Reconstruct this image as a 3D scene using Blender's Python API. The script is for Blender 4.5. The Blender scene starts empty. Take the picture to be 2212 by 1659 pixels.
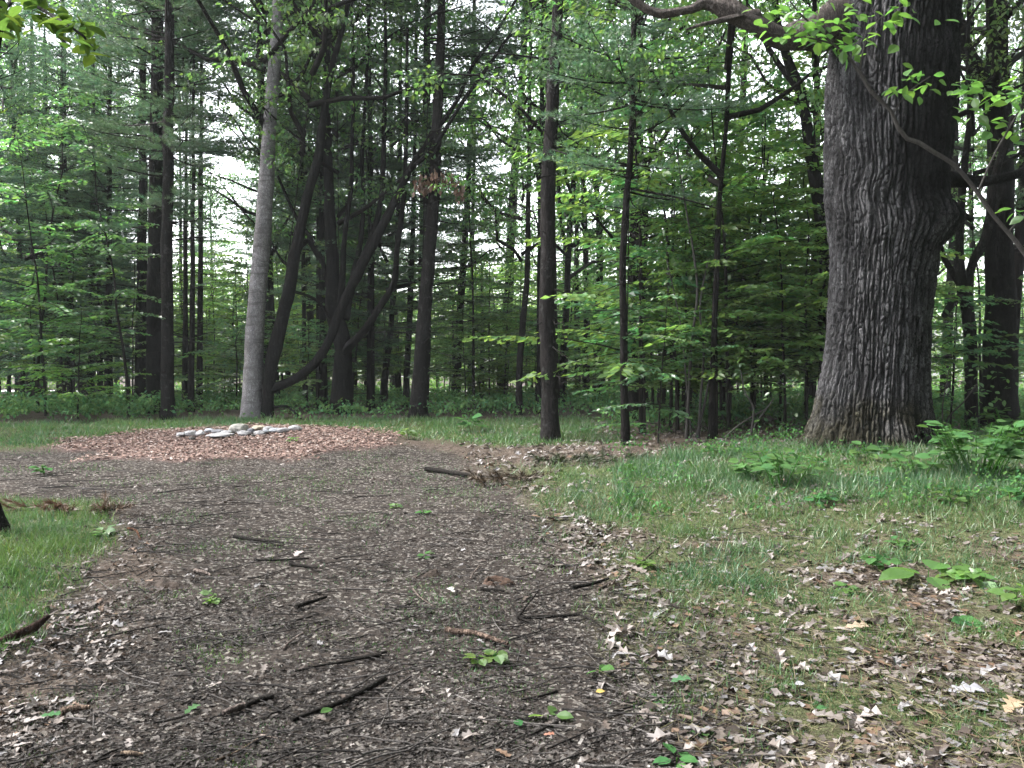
import bpy, math, random
import numpy as np
from mathutils import Vector, Matrix, Euler

PI = math.pi
R = np.random.default_rng(11)
random.seed(11)
scene = bpy.context.scene
COL = scene.collection

# ------------------------------------------------------------------ noise
def _grad(ix, iy, iz, fx, fy, fz):
    n = (ix * 374761393 + iy * 668265263 + iz * 1440662683) & 0xffffffff
    n = ((n ^ (n >> 13)) * 1274126177) & 0xffffffff
    n = (n ^ (n >> 16)) & 0xffffffff
    a = (n & 1023) * (2 * PI / 1024); z = ((n >> 10) & 1023) / 511.5 - 1
    r = np.sqrt(np.maximum(0, 1 - z * z))
    return np.cos(a) * r * fx + np.sin(a) * r * fy + z * fz

def noise3(x, y, z):
    x, y, z = np.broadcast_arrays(np.asarray(x, float), np.asarray(y, float), np.asarray(z, float))
    ix, iy, iz = (np.floor(v).astype(np.int64) for v in (x, y, z))
    fx, fy, fz = x - ix, y - iy, z - iz
    u, v, w = (f * f * f * (f * (f * 6 - 15) + 10) for f in (fx, fy, fz))
    g = lambda a, b, c: _grad(ix + a, iy + b, iz + c, fx - a, fy - b, fz - c)
    l = lambda a, b, t: a + (b - a) * t
    return 1.5 * l(l(l(g(0,0,0), g(1,0,0), u), l(g(0,1,0), g(1,1,0), u), v),
                   l(l(g(0,0,1), g(1,0,1), u), l(g(0,1,1), g(1,1,1), u), v), w)

def fbm(x, y, z=0.0, o=3):
    s, a = 0, 1.0
    for k in range(o):
        s = s + a * noise3(np.asarray(x) * 2**k + 17 * k, np.asarray(y) * 2**k - 9 * k, np.asarray(z) * 2**k + 3.7 * k)
        a *= .5
    return s

def sstep(a, b, x):
    t = np.clip((np.asarray(x, float) - a) / (b - a), 0, 1)
    return t * t * (3 - 2 * t)

# ------------------------------------------------------------------ camera model (pixels of a 2212 x 1659 view)
F, CX, CY, EYE = 1841.0, 1106.0, 829.5, 1.55
PITCH = math.atan((CY - 740) / F)
def ray(u, v):
    x, yu = (u - CX) / F, (CY - v) / F
    return np.array([x, math.cos(PITCH) + yu * math.sin(PITCH), -math.sin(PITCH) + yu * math.cos(PITCH)])
def at(u, v, d):
    r = ray(u, v); t = d / r[1]
    return np.array([r[0] * t, d, EYE + r[2] * t])
def proj_u(x, y, z=0.0):
    yy, zz = y, z - EYE
    f = yy * math.cos(PITCH) - zz * math.sin(PITCH)
    return CX + F * x / f

def terrain(x, y):
    x = np.asarray(x, float); y = np.asarray(y, float)
    k = 4.0
    h = -0.045 * k * np.log1p(np.exp(np.clip((y - 20) / k, -20, 30)))
    h = np.maximum(h, -3.2 + 0.1 * np.tanh(h))
    h = h + 0.30 * np.exp(-((x - 5.6) / 3.0)**2 - ((y - 10) / 5.5)**2)
    h = h + 0.10 * np.exp(-((x + 3.6) / 1.2)**2 - ((y - 5.4) / 2.0)**2)
    h = h + 0.05 * np.exp(-((x + 4.3)**2 + (y - 13.5)**2) / 6.0)
    h = h + 0.03 * noise3(x * .45, y * .45, .3) + 0.014 * noise3(x * 1.7, y * 1.7, 4.3)
    return h
def hz(x, y): return float(terrain(x, y))
def ground(u, v):
    r = ray(u, v); t = 2.0
    for _ in range(4000):
        p = r * t
        if EYE + p[2] <= hz(p[0], p[1]) or t > 75: break
        t += 0.02 if t < 12 else 0.06
    p = r * t
    return np.array([p[0], p[1], hz(p[0], p[1])])

# ------------------------------------------------------------------ mesh building
class MB:
    def __init__(s): s.v, s.f, s.t, s.n = [], [], [], 0
    def add(s, v, f, t=None):
        v = np.asarray(v, float).reshape(-1, 3)
        s.v.append(v); s.f.append(np.asarray(f, np.int64) + s.n); s.n += len(v)
        s.t.append(np.ones((len(v), 3)) if t is None else np.broadcast_to(np.asarray(t, float), (len(v), 3)))
    def mesh(s, name, mat, smooth=True):
        me = bpy.data.meshes.new(name)
        V = np.concatenate(s.v); T = np.concatenate(s.t)
        loops = np.concatenate([f.ravel() for f in s.f])
        cnt = np.concatenate([np.full(len(f), f.shape[1]) for f in s.f])
        st = np.concatenate([[0], np.cumsum(cnt)[:-1]])
        me.vertices.add(len(V)); me.vertices.foreach_set('co', V.ravel().astype(np.float32))
        me.loops.add(len(loops)); me.loops.foreach_set('vertex_index', loops.astype(np.int32))
        me.polygons.add(len(cnt)); me.polygons.foreach_set('loop_start', st.astype(np.int32))
        me.polygons.foreach_set('use_smooth', np.full(len(cnt), smooth))
        a = me.attributes.new('tint', 'FLOAT_COLOR', 'POINT')
        a.data.foreach_set('color', np.concatenate([T, np.ones((len(T), 1))], 1).ravel().astype(np.float32))
        me.update(calc_edges=True); me.validate()
        if mat: me.materials.append(mat)
        return me

def link(name, me, parent=None):
    o = bpy.data.objects.new(name, me); COL.objects.link(o)
    if parent is not None: o.parent = parent
    return o
def thing(name, label, cat, loc, group=None, rz=0.0):
    o = bpy.data.objects.new(name, None); COL.objects.link(o)
    o.empty_display_size = .2
    o.location = loc; o.rotation_euler = (0, 0, rz)
    return tag(o, label, cat, group)
def tag(o, label, cat, group=None):
    o['label'] = label; o['category'] = cat
    if group: o['group'] = group
    return o
def kind(o, k): o['kind'] = k; return o

def frames(pts):
    pts = np.asarray(pts, float)
    tg = np.gradient(pts, axis=0); tg /= np.linalg.norm(tg, axis=1)[:, None] + 1e-9
    a = np.array([1, 0, 0]) if abs(tg[0][0]) < .8 else np.array([0, 1, 0])
    n = np.zeros_like(tg); n[0] = a - tg[0] * a.dot(tg[0]); n[0] /= np.linalg.norm(n[0])
    for i in range(1, len(pts)):
        q = n[i-1] - tg[i] * n[i-1].dot(tg[i]); n[i] = q / (np.linalg.norm(q) + 1e-9)
    return tg, n, np.cross(tg, n)
def tube(mb, pts, rad, sides=6, t=None, rough=0.0, seed=0.0, cap=True):
    pts = np.asarray(pts, float); rad = np.broadcast_to(np.asarray(rad, float), (len(pts),))
    _, n, b = frames(pts)
    a = np.arange(sides) * 2 * PI / sides
    ca, sa = np.cos(a), np.sin(a)
    rr = np.repeat(rad[:, None], sides, 1)
    if rough:
        L = np.concatenate([[0], np.cumsum(np.linalg.norm(np.diff(pts, axis=0), axis=1))])
        rr = rr * (1 + rough * fbm(ca[None, :] * 1.3 + seed, sa[None, :] * 1.3, (L[:, None] / (np.mean(rad) * 5 + 1e-6)), 2))
    V = pts[:, None, :] + rr[..., None] * (n[:, None, :] * ca[None, :, None] + b[:, None, :] * sa[None, :, None])
    m = len(pts); i = np.arange(m - 1)[:, None] * sides; j = np.arange(sides)[None, :]; j2 = (j + 1) % sides
    f = np.stack([i + j, i + j2, i + sides + j2, i + sides + j], -1).reshape(-1, 4)
    mb.add(V.reshape(-1, 3), f, t)
    if cap:
        for k, ring in ((0, V[0]), (1, V[-1])):
            c = ring.mean(0); w = np.concatenate([ring, [c]])
            idx = np.arange(sides); ff = np.stack([idx, (idx + 1) % sides, np.full(sides, sides)], 1)
            mb.add(w, ff if k else ff[:, ::-1], t)
def resample(pts, rad, step):
    """smooth Catmull-Rom through pts with radii."""
    P = np.column_stack([np.asarray(pts, float), np.asarray(rad, float)])
    E = np.vstack([2 * P[0] - P[1], P, 2 * P[-1] - P[-2]])
    out = []
    for i in range(1, len(E) - 2):
        L = np.linalg.norm(E[i+1, :3] - E[i, :3]); k = max(1, int(round(L / step)))
        for q in range(k):
            t = q / k; a, b, c, d = E[i-1], E[i], E[i+1], E[i+2]
            out.append(.5 * (2*b + (c - a)*t + (2*a - 5*b + 4*c - d)*t*t + (3*b - a - 3*c + d)*t**3))
    out.append(P[-1]); out = np.array(out)
    return out[:, :3], np.maximum(out[:, 3], .002)

def nrm(a): return a / (np.linalg.norm(a, axis=-1, keepdims=True) + 1e-9)
def basis(fwd, up):
    """columns right, forward, normal"""
    f = nrm(fwd); r = nrm(np.cross(f, up)); u = np.cross(r, f)
    return np.stack([r, f, u], -1)
def scatter(mb, tv, tf, P, M, S, C):
    tv = np.asarray(tv, float); P = np.asarray(P, float); n = len(P)
    if n == 0: return
    S = np.asarray(S, float); S = np.broadcast_to(S[:, None] if S.ndim == 1 else S, (n, 3)) if S.ndim else np.full((n, 3), S)
    V = np.einsum('nij,nkj->nki', M, tv[None] * S[:, None, :]) + P[:, None, :]
    k = len(tv); tf = np.asarray(tf)
    f = (tf[None] + (np.arange(n) * k)[:, None, None]).reshape(-1, tf.shape[1])
    mb.add(V.reshape(-1, 3), f, np.repeat(np.broadcast_to(C, (n, 3)), k, 0))
def rand_dirs(n, rng=R):
    v = rng.normal(size=(n, 3)); return nrm(v)

# leaf templates (along +Y, face up +Z)
LEAF4_V = [(0, 0, 0), (-.30, .42, .07), (0, 1, -.03), (.30, .42, .07)]; LEAF4_F = [(0, 3, 2), (0, 2, 1)]
LEAF_V = [(0, 0, 0), (0, .35, -.01), (0, .7, 0), (0, 1, -.06), (-.22, .18, .05), (-.34, .42, .07), (-.24, .72, .04), (.22, .18, .05), (.34, .42, .07), (.24, .72, .04)]
LEAF_F = [(0, 1, 4), (4, 1, 5), (1, 2, 5), (5, 2, 6), (2, 3, 6), (0, 7, 1), (7, 8, 1), (1, 8, 2), (8, 9, 2), (2, 9, 3)]
def oak_template(curl=.12):
    mid = [(0, y) for y in (0, .2, .36, .52, .7, .86, 1)]
    w = [.02, .15, .07, .25, .11, .23, .02]
    V, Fc = [], []
    for (x, y), q in zip(mid, w):
        V += [(-q, y + (.06 if q > .2 else 0), curl * q * 1.6 + .25 * curl * math.sin(y * 5)), (0, y, .3 * curl * math.sin(y * 4)), (q, y + (.06 if q > .2 else 0), curl * q * 1.2 - .2 * curl * math.cos(y * 6))]
    for i in range(6):
        a = 3 * i
        Fc += [(a, a + 1, a + 4), (a, a + 4, a + 3), (a + 1, a + 2, a + 5), (a + 1, a + 5, a + 4)]
    return V, Fc
OAK_V, OAK_F = oak_template()
OAKC_V, OAKC_F = oak_template(.55)
def tuft_template(n=11, L=1.0, w=.055, spread=.75, seed=3):
    g = np.random.default_rng(seed); V, Fc = [], []
    for i in range(n):
        a = i * 2.399; e = spread * math.sqrt((i + .5) / n)
        d = np.array([math.sin(e) * math.cos(a), math.cos(e), math.sin(e) * math.sin(a)]) * L * g.uniform(.75, 1.1)
        s = nrm(np.cross(d, g.normal(size=3))) * w
        b = np.array([0, g.uniform(-.1, .25), 0]); k = len(V)
        V += [b - s, b + s, b + d]; Fc.append((k, k + 1, k + 2))
    return np.array(V), np.array(Fc)
TUFT_V, TUFT_F = tuft_template()
def blade_template():
    return [(-.5, 0, 0), (.5, 0, 0), (-.4, .5, .06), (.4, .5, .06), (0, 1, .22)], None
# ------------------------------------------------------------------ materials
def nodes(name):
    m = bpy.data.materials.new(name); m.use_nodes = True
    nt = m.node_tree; nt.nodes.clear()
    return m, nt, lambda t, **k: _node(nt, t, k)
def _node(nt, t, k):
    n = nt.nodes.new(t)
    for a, b in k.items():
        if a.startswith('_'): setattr(n, a[1:], b)
        else:
            a2 = int(a[1:]) if a[0] == 'i' and a[1:].isdigit() else a.replace('__', ' ')
            if hasattr(b, 'links') or isinstance(b, bpy.types.NodeSocket): nt.links.new(b, n.inputs[a2])
            else: n.inputs[a2].default_value = b
    return n
def c4(c): return (c[0], c[1], c[2], 1)
def mixc(N, fac, a, b, mode='MIX'):
    n = N('ShaderNodeMix', _data_type='RGBA', _blend_type=mode)
    for idx, val in ((0, fac), (6, a), (7, b)):
        if isinstance(val, bpy.types.NodeSocket): n.id_data.links.new(val, n.inputs[idx])
        else: n.inputs[idx].default_value = val if idx == 0 else c4(val)
    return n.outputs[2]
def maprange(N, v, a, b, c, d):
    n = N('ShaderNodeMapRange', i1=a, i2=b, i3=c, i4=d); n.id_data.links.new(v, n.inputs[0]); return n.outputs[0]
def out(nt, sh):
    o = nt.nodes.new('ShaderNodeOutputMaterial'); nt.links.new(sh, o.inputs[0])

def mat_leaf(name, base, trans, tfac=.45, gloss=.06, rough=.45, var=.35):
    m, nt, N = nodes(name)
    at_ = N('ShaderNodeAttribute', _attribute_name='tint')
    oi = N('ShaderNodeObjectInfo')
    b = mixc(N, 1.0, base, at_.outputs[0], 'MULTIPLY')
    t = mixc(N, 1.0, trans, at_.outputs[0], 'MULTIPLY')
    hv = maprange(N, oi.outputs['Random'], 0, 1, 1 - var, 1 + var)
    hh = maprange(N, oi.outputs['Random'], 0, 1, .485, .515)
    def hs(c):
        h = N('ShaderNodeHueSaturation'); nt.links.new(c, h.inputs['Color']); nt.links.new(hv, h.inputs['Value']); nt.links.new(hh, h.inputs['Hue']); return h.outputs[0]
    d = N('ShaderNodeBsdfDiffuse', Color=hs(b)); tr = N('ShaderNodeBsdfTranslucent', Color=hs(t))
    s = N('ShaderNodeMixShader', Fac=tfac); nt.links.new(d.outputs[0], s.inputs[1]); nt.links.new(tr.outputs[0], s.inputs[2])
    if gloss:
        g = N('ShaderNodeBsdfGlossy', Roughness=rough)
        s2 = N('ShaderNodeMixShader', Fac=gloss); nt.links.new(s.outputs[0], s2.inputs[1]); nt.links.new(g.outputs[0], s2.inputs[2]); s = s2
    out(nt, s.outputs[0]); return m
def mat_tint(name, base=(1, 1, 1), rough=.8, spec=.1):
    m, nt, N = nodes(name)
    at_ = N('ShaderNodeAttribute', _attribute_name='tint')
    p = N('ShaderNodeBsdfPrincipled', Roughness=rough)
    p.inputs['Specular IOR Level'].default_value = spec
    nt.links.new(mixc(N, 1.0, base, at_.outputs[0], 'MULTIPLY'), p.inputs['Base Color'])
    out(nt, p.outputs[0]); return m
def mat_bark(name, dark, light, scale=18, squash=.16, bump=.03, lichen=None, bands=0.0, rough=.85):
    m, nt, N = nodes(name)
    tc = N('ShaderNodeTexCoord'); mp = N('ShaderNodeMapping'); mp.inputs['Scale'].default_value = (1, 1, squash)
    nt.links.new(tc.outputs['Object'], mp.inputs[0])
    n1 = N('ShaderNodeTexNoise', Scale=scale, Detail=5.0, Roughness=.6); nt.links.new(mp.outputs[0], n1.inputs['Vector'])
    v1 = N('ShaderNodeTexVoronoi', Scale=scale * .8, _feature='DISTANCE_TO_EDGE')
    ad = N('ShaderNodeMixRGB', _blend_type='ADD'); ad.inputs[0].default_value = .25
    nt.links.new(mp.outputs[0], ad.inputs[1]); nt.links.new(n1.outputs['Color'], ad.inputs[2]); nt.links.new(ad.outputs[0], v1.inputs['Vector'])
    ve = maprange(N, v1.outputs['Distance'], 0, .16, 0, 1)
    fac = N('ShaderNodeMath', _operation='MULTIPLY'); nt.links.new(ve, fac.inputs[0]); nt.links.new(maprange(N, n1.outputs['Fac'], .3, .7, .25, 1), fac.inputs[1])
    c = mixc(N, fac.outputs[0], dark, light)
    n2 = N('ShaderNodeTexNoise', Scale=2.2, Detail=4.0); nt.links.new(tc.outputs['Object'], n2.inputs['Vector'])
    c = mixc(N, maprange(N, n2.outputs['Fac'], .35, .7, 0, .55), c, tuple(x * .55 for x in dark))
    if lichen:
        n3 = N('ShaderNodeTexNoise', Scale=7.0, Detail=6.0, Roughness=.7); nt.links.new(tc.outputs['Object'], n3.inputs['Vector'])
        c = mixc(N, maprange(N, n3.outputs['Fac'], .56, .64, 0, .6), c, lichen)
    hgt = fac.outputs[0]
    if bands:
        mp2 = N('ShaderNodeMapping'); mp2.inputs['Scale'].default_value = (1.5, 1.5, 9); nt.links.new(tc.outputs['Object'], mp2.inputs[0])
        n4 = N('ShaderNodeTexNoise', Scale=1.6, Detail=3.0); nt.links.new(mp2.outputs[0], n4.inputs['Vector'])
        c = mixc(N, maprange(N, n4.outputs['Fac'], .55, .68, 0, bands), c, dark)
    at_ = N('ShaderNodeAttribute', _attribute_name='tint')
    c = mixc(N, 1.0, c, at_.outputs[0], 'MULTIPLY')
    p = N('ShaderNodeBsdfPrincipled', Roughness=rough); p.inputs['Specular IOR Level'].default_value = .06
    nt.links.new(c, p.inputs['Base Color'])
    b = N('ShaderNodeBump', Strength=.9, Distance=bump); nt.links.new(hgt, b.inputs['Height']); nt.links.new(b.outputs[0], p.inputs['Normal'])
    out(nt, p.outputs[0]); return m

M_PINEBARK = mat_bark('pine_bark', (.006, .0055, .0055), (.022, .019, .019), 16, .22, .025)
M_PALEBARK = mat_bark('pale_bark', (.11, .102, .105), (.43, .415, .435), 24, .55, .012, bands=.85, lichen=(.13, .128, .13))
M_GREYBARK = mat_bark('grey_bark', (.009, .008, .008), (.034, .030, .030), 20, .2, .018, lichen=(.058, .060, .058))
M_MAPLEBARK = mat_bark('maple_bark', (.007, .0065, .0065), (.021, .019, .019), 16, .16, .02, lichen=(.030, .031, .029))
M_DEADWOOD = mat_bark('weathered_wood', (.045, .038, .036), (.16, .138, .13), 24, .12, .02)
M_TWIG = mat_bark('twig_bark', (.045, .041, .040), (.12, .112, .108), 40, .3, .004)
M_BRANCH = mat_bark('branch_bark', (.012, .011, .010), (.034, .030, .028), 30, .3, .006)
M_NEEDLE = mat_leaf('pine_needles', (.060, .122, .066), (.10, .19, .08), .38, .05, .5, .30)
M_HEMLOCK = mat_leaf('hemlock_needles', (.040, .098, .058), (.06, .145, .065), .34, .05, .5, .25)
M_LEAF = mat_leaf('canopy_leaves', (.058, .122, .040), (.15, .30, .064), .50, .05, .45, .30)
M_LEAFY = mat_leaf('understory_leaves', (.058, .124, .043), (.145, .295, .062), .50, .06, .42, .28)
M_FARLEAF = mat_leaf('sun_painted_leaves', (.085, .175, .048), (.22, .40, .08), .5, .03, .5, .1)  # lighter leaf copy, sunlit brightness put into the colour
M_PLANT = mat_leaf('plant_leaves', (.052, .115, .040), (.09, .19, .045), .35, .0, .4, .12)
M_UNDER = mat_leaf('undergrowth_leaves', (.09, .175, .075), (.13, .25, .075), .35, .0, .4, .12)
M_OVER = mat_leaf('overhanging_leaves', (.035, .075, .016), (.085, .165, .024), .5, .0, .5, .05)
M_BRIGHT = mat_leaf('bright_leaves', (.072, .145, .034), (.16, .30, .05), .5, .06, .4, .06)
M_GRASS = mat_leaf('grass_blades', (.060, .122, .044), (.095, .185, .055), .35, .05, .45, .0)
M_DEADLEAF = mat_leaf('dead_leaves', (1, 1, 1), (.6, .5, .4), .15, .05, .5, .0)
M_LITTER = mat_tint('ground_litter', rough=.9)
M_CHIP = mat_tint('wood_chip', rough=.85)

def mat_ground():
    m, nt, N = nodes('forest_ground')
    tc = N('ShaderNodeTexCoord')
    zt = N('ShaderNodeAttribute', _attribute_name='tint')   # r leaf litter, g grass, b chips
    sp = N('ShaderNodeSeparateColor'); nt.links.new(zt.outputs[0], sp.inputs[0])
    def noise(s, d=6, r=.65):
        n = N('ShaderNodeTexNoise', Scale=s, Detail=float(d), Roughness=r); nt.links.new(tc.outputs['Object'], n.inputs['Vector']); return n.outputs['Fac']
    n1, n2, n3 = noise(26), noise(4.5, 5), noise(90, 3)
    v = N('ShaderNodeTexVoronoi', Scale=48.0); nt.links.new(tc.outputs['Object'], v.inputs['Vector'])
    vs = N('ShaderNodeSeparateColor'); nt.links.new(v.outputs['Color'], vs.inputs[0])
    dirt = mixc(N, maprange(N, n1, .35, .68, 0, 1), (.014, .0115, .010), (.062, .052, .046))
    dirt = mixc(N, maprange(N, n2, .45, .7, 0, .7), dirt, (.028, .023, .021))
    dirt = mixc(N, maprange(N, vs.outputs[0], .80, .92, 0, .8), dirt, (.19, .175, .16))
    litter = mixc(N, maprange(N, vs.outputs[1], .2, .9, 0, 1), (.042, .032, .026), (.13, .106, .09))
    litter = mixc(N, maprange(N, n1, .4, .62, .6, 0), litter, (.06, .045, .035))
    grass = mixc(N, maprange(N, n1, .35, .65, 0, 1), (.035, .045, .02), (.085, .10, .045))
    chips = mixc(N, maprange(N, vs.outputs[2], .1, .9, 0, 1), (.07, .045, .04), (.17, .12, .108))
    c = mixc(N, sp.outputs[0], dirt, litter); c = mixc(N, sp.outputs[1], c, grass); c = mixc(N, sp.outputs[2], c, chips)
    p = N('ShaderNodeBsdfPrincipled', Roughness=.92); p.inputs['Specular IOR Level'].default_value = .08
    nt.links.new(c, p.inputs['Base Color'])
    hh = N('ShaderNodeMath', _operation='ADD'); nt.links.new(n1, hh.inputs[0]); nt.links.new(maprange(N, n3, 0, 1, 0, .4), hh.inputs[1])
    b = N('ShaderNodeBump', Strength=.8, Distance=.03); nt.links.new(hh.outputs[0], b.inputs['Height']); nt.links.new(b.outputs[0], p.inputs['Normal'])
    out(nt, p.outputs[0]); return m
M_GROUND = mat_ground()
def mat_plain(name, a, b, scale=8.0, rough=.8, bump=.01):
    m, nt, N = nodes(name)
    tc = N('ShaderNodeTexCoord'); n = N('ShaderNodeTexNoise', Scale=scale, Detail=6.0, Roughness=.65); nt.links.new(tc.outputs['Object'], n.inputs['Vector'])
    at_ = N('ShaderNodeAttribute', _attribute_name='tint')
    c = mixc(N, maprange(N, n.outputs['Fac'], .3, .7, 0, 1), a, b); c = mixc(N, 1.0, c, at_.outputs[0], 'MULTIPLY')
    p = N('ShaderNodeBsdfPrincipled', Roughness=rough); p.inputs['Specular IOR Level'].default_value = .3
    nt.links.new(c, p.inputs['Base Color'])
    bb = N('ShaderNodeBump', Strength=.7, Distance=bump); nt.links.new(n.outputs['Fac'], bb.inputs['Height']); nt.links.new(bb.outputs[0], p.inputs['Normal'])
    out(nt, p.outputs[0]); return m
M_STONE = mat_plain('field_stone', (.62, .62, .64), (1.0, .98, .96), 9, .8, .012)
M_ROAD = mat_plain('gravel_road', (.42, .41, .41), (.58, .56, .55), 3)
M_SOIL = mat_plain('bare_soil', (.018, .0135, .011), (.058, .043, .035), 22, .95, .03)
M_ROT = mat_plain('rotten_wood', (.02, .012, .009), (.075, .046, .032), 30, .9, .02)

# ------------------------------------------------------------------ zones of the ground
def zone_poly(uv):
    return np.array([ground(u, v)[:2] for u, v in uv])
def inside(poly, x, y, soft=.25, wob=.35):
    """signed soft mask of a polygon in world x, y"""
    x = np.asarray(x, float); y = np.asarray(y, float)
    x = x + wob * fbm(x * .9, y * .9, 7.7, 3) * .6; y = y + wob * fbm(x * .9, y * .9, 2.2, 3) * .6
    ins = np.zeros(x.shape, bool); dm = np.full(x.shape, 1e9); n = len(poly)
    for i in range(n):
        (ax, ay), (bx, by) = poly[i], poly[(i + 1) % n]
        cond = ((ay > y) != (by > y))
        xi = (bx - ax) * (y - ay) / (by - ay + 1e-12) + ax
        ins ^= cond & (x < xi)
        ex, ey = bx - ax, by - ay; t = np.clip(((x - ax) * ex + (y - ay) * ey) / (ex * ex + ey * ey + 1e-12), 0, 1)
        dm = np.minimum(dm, (ax + t * ex - x)**2 + (ay + t * ey - y)**2)
    sd = np.where(ins, 1, -1) * np.sqrt(dm)
    return sstep(-soft, soft, sd)
P_DIRT = np.vstack([zone_poly([(1560, 1659), (1480, 1450), (1400, 1330), (1320, 1280), (1210, 1180), (1170, 1100), (1100, 1045), (1030, 1000), (900, 962), (700, 970), (300, 985), (100, 975), (-160, 970), (-300, 1050), (10, 1062), (240, 1110), (255, 1165), (120, 1230), (110, 1280), (40, 1380), (-60, 1450), (-200, 1659)]), [(-2.2, 0.5), (.9, .5)]])
P_LAWN = zone_poly([(-600, 1120), (-200, 1060), (60, 1080), (200, 1085), (245, 1155), (140, 1215), (110, 1280), (50, 1370), (-100, 1440), (-700, 1440)])
P_STRIP = zone_poly([(-300, 925), (300, 908), (540, 905), (900, 905), (1300, 905), (1310, 955), (1100, 965), (900, 945), (700, 930), (480, 918), (250, 940), (100, 968), (-300, 975)])
P_BANK = zone_poly([(1110, 1010), (1350, 1005), (1600, 960), (1760, 975), (2212, 950), (2700, 1000), (2700, 1180), (2212, 1170), (1900, 1150), (1700, 1080), (1500, 1060), (1400, 1110), (1200, 1090)])
P_MID = zone_poly([(1200, 1110), (1420, 1080), (1600, 1120), (1700, 1220), (1740, 1300), (1560, 1330), (1420, 1280), (1360, 1200)])
P_LOW = zone_poly([(1560, 1400), (1750, 1360), (1950, 1400), (2000, 1500), (1900, 1600), (2212, 1620), (2212, 1700), (1650, 1700), (1640, 1560)])
P_LEAFL = zone_poly([(250, 1170), (330, 1180), (330, 1240), (260, 1330), (250, 1420), (130, 1520), (60, 1659), (-300, 1659), (-200, 1450), (20, 1420), (60, 1340), (120, 1260)])
P_LEAFT = zone_poly([(1180, 1110), (1290, 1130), (1360, 1190), (1330, 1290), (1250, 1250), (1180, 1180)])
P_FARG = zone_poly([(540, 1035), (700, 1000), (900, 975), (1120, 985), (1130, 1060), (900, 1085), (600, 1068)])
FIRE = np.array([-4.30, 13.5]); FIRE_R = 2.42
def zones(x, y):
    dirt = inside(P_DIRT, x, y, .4, .75)
    chips = sstep(.25, -.25, np.hypot(x - FIRE[0], y - FIRE[1]) - FIRE_R + .55 * fbm(x * 1.1, y * 1.1, 5.5, 4))
    g = np.maximum.reduce([inside(P_LAWN, x, y, .2, .3), inside(P_STRIP, x, y, .6, .5) * .95,
                           inside(P_BANK, x, y, .5, .5) * sstep(-.45, .35, fbm(x * .8, y * .8, 1.5, 3) + .35),
                           inside(P_MID, x, y, .3, .4) * sstep(-.45, .35, fbm(x * 1.3, y * 1.3, 9.5, 3) + .3),
                           inside(P_LOW, x, y, .3, .4) * sstep(-.3, .4, fbm(x * 1.6, y * 1.6, 6.5, 3) + .2) * .9])
    g = np.maximum(g, (1 - dirt) * (x > .2) * (y < 10) * sstep(-.5, .12, fbm(x * 1.1, y * 1.1, 71.0, 3)) * .85)
    n = fbm(x * 1.1, y * 1.1, 3.3, 3)
    leaf = (1 - dirt) * np.where(y < 17, 1.0, .55)
    leaf = np.maximum(leaf, inside(P_LEAFL, x, y, .3, .3) * sstep(-.5, .3, n + .15))
    leaf = np.maximum(leaf, inside(P_LEAFT, x, y, .3, .3) * .9)
    leaf = leaf * (1 - chips)
    g = g * (1 - chips)
    return np.clip(leaf, 0, 1), np.clip(g, 0, 1), np.clip(chips, 0, 1), np.clip(dirt, 0, 1)

def axis(parts):
    a = []
    for lo, hi, st in parts: a.append(np.arange(lo, hi, st))
    return np.concatenate(a)
half = axis([(0, 4.5, .045), (4.5, 9, .12), (9, 20, .5), (20, 70, 3), (70, 135, 12)])
gx = np.concatenate([-half[:0:-1], half])
gy = axis([(-60, -4, 6), (-4, 2.2, .4), (2.2, 8, .035), (8, 16, .09), (16, 30, .4), (30, 80, 2), (80, 125, 8)])
X, Y = np.meshgrid(gx, gy)
Z = terrain(X, Y)
zl, zg, zc, zd = zones(X, Y)
near = sstep(26, 12, Y)
Z = Z + near * (.016 * fbm(X * 6, Y * 6, .5, 3) + .007 * noise3(X * 21, Y * 21, 1.5) + .012 * noise3(X * 2.6, Y * 2.6, 8.5)) + zl * near * .018 * fbm(X * 9, Y * 9, 8.1, 2) + zc * .03 * (1 + .5 * noise3(X * 9, Y * 9, 2.0))
mb = MB(); ny, nx = X.shape
i, j = np.meshgrid(np.arange(ny - 1), np.arange(nx - 1), indexing='ij'); q = i * nx + j
mb.add(np.stack([X, Y, Z], -1).reshape(-1, 3), np.stack([q, q + 1, q + nx + 1, q + nx], -1).reshape(-1, 4), np.stack([zl, zg, zc], -1).reshape(-1, 3))
kind(link('ground', mb.mesh('ground', M_GROUND)), 'structure')

# road far behind the wood
mb = MB(); xs = np.arange(-110, 111, 2.0); v = []
for x in xs:
    yc = 52 + .02 * x
    for w in (-3.4, -1.2, 1.2, 3.4): v.append((x, yc + w, hz(x, yc + w) + .05))
k = np.arange(len(xs) - 1)[:, None] * 4 + np.arange(3)[None, :]
mb.add(v, np.stack([k, k + 4, k + 5, k + 1], -1).reshape(-1, 4)[:, ::-1])
kind(link('road', mb.mesh('road', M_ROAD)), 'structure')

# ------------------------------------------------------------------ crowns (shared meshes)
def tint(n, rng, lo=.7, hi=1.3, warm=.18):
    b = rng.uniform(lo, hi, n); w = rng.normal(0, warm, n)
    return np.stack([b * (1 + w), b * (1 + .15 * w), b * (1 - .5 * w)], 1)

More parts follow.
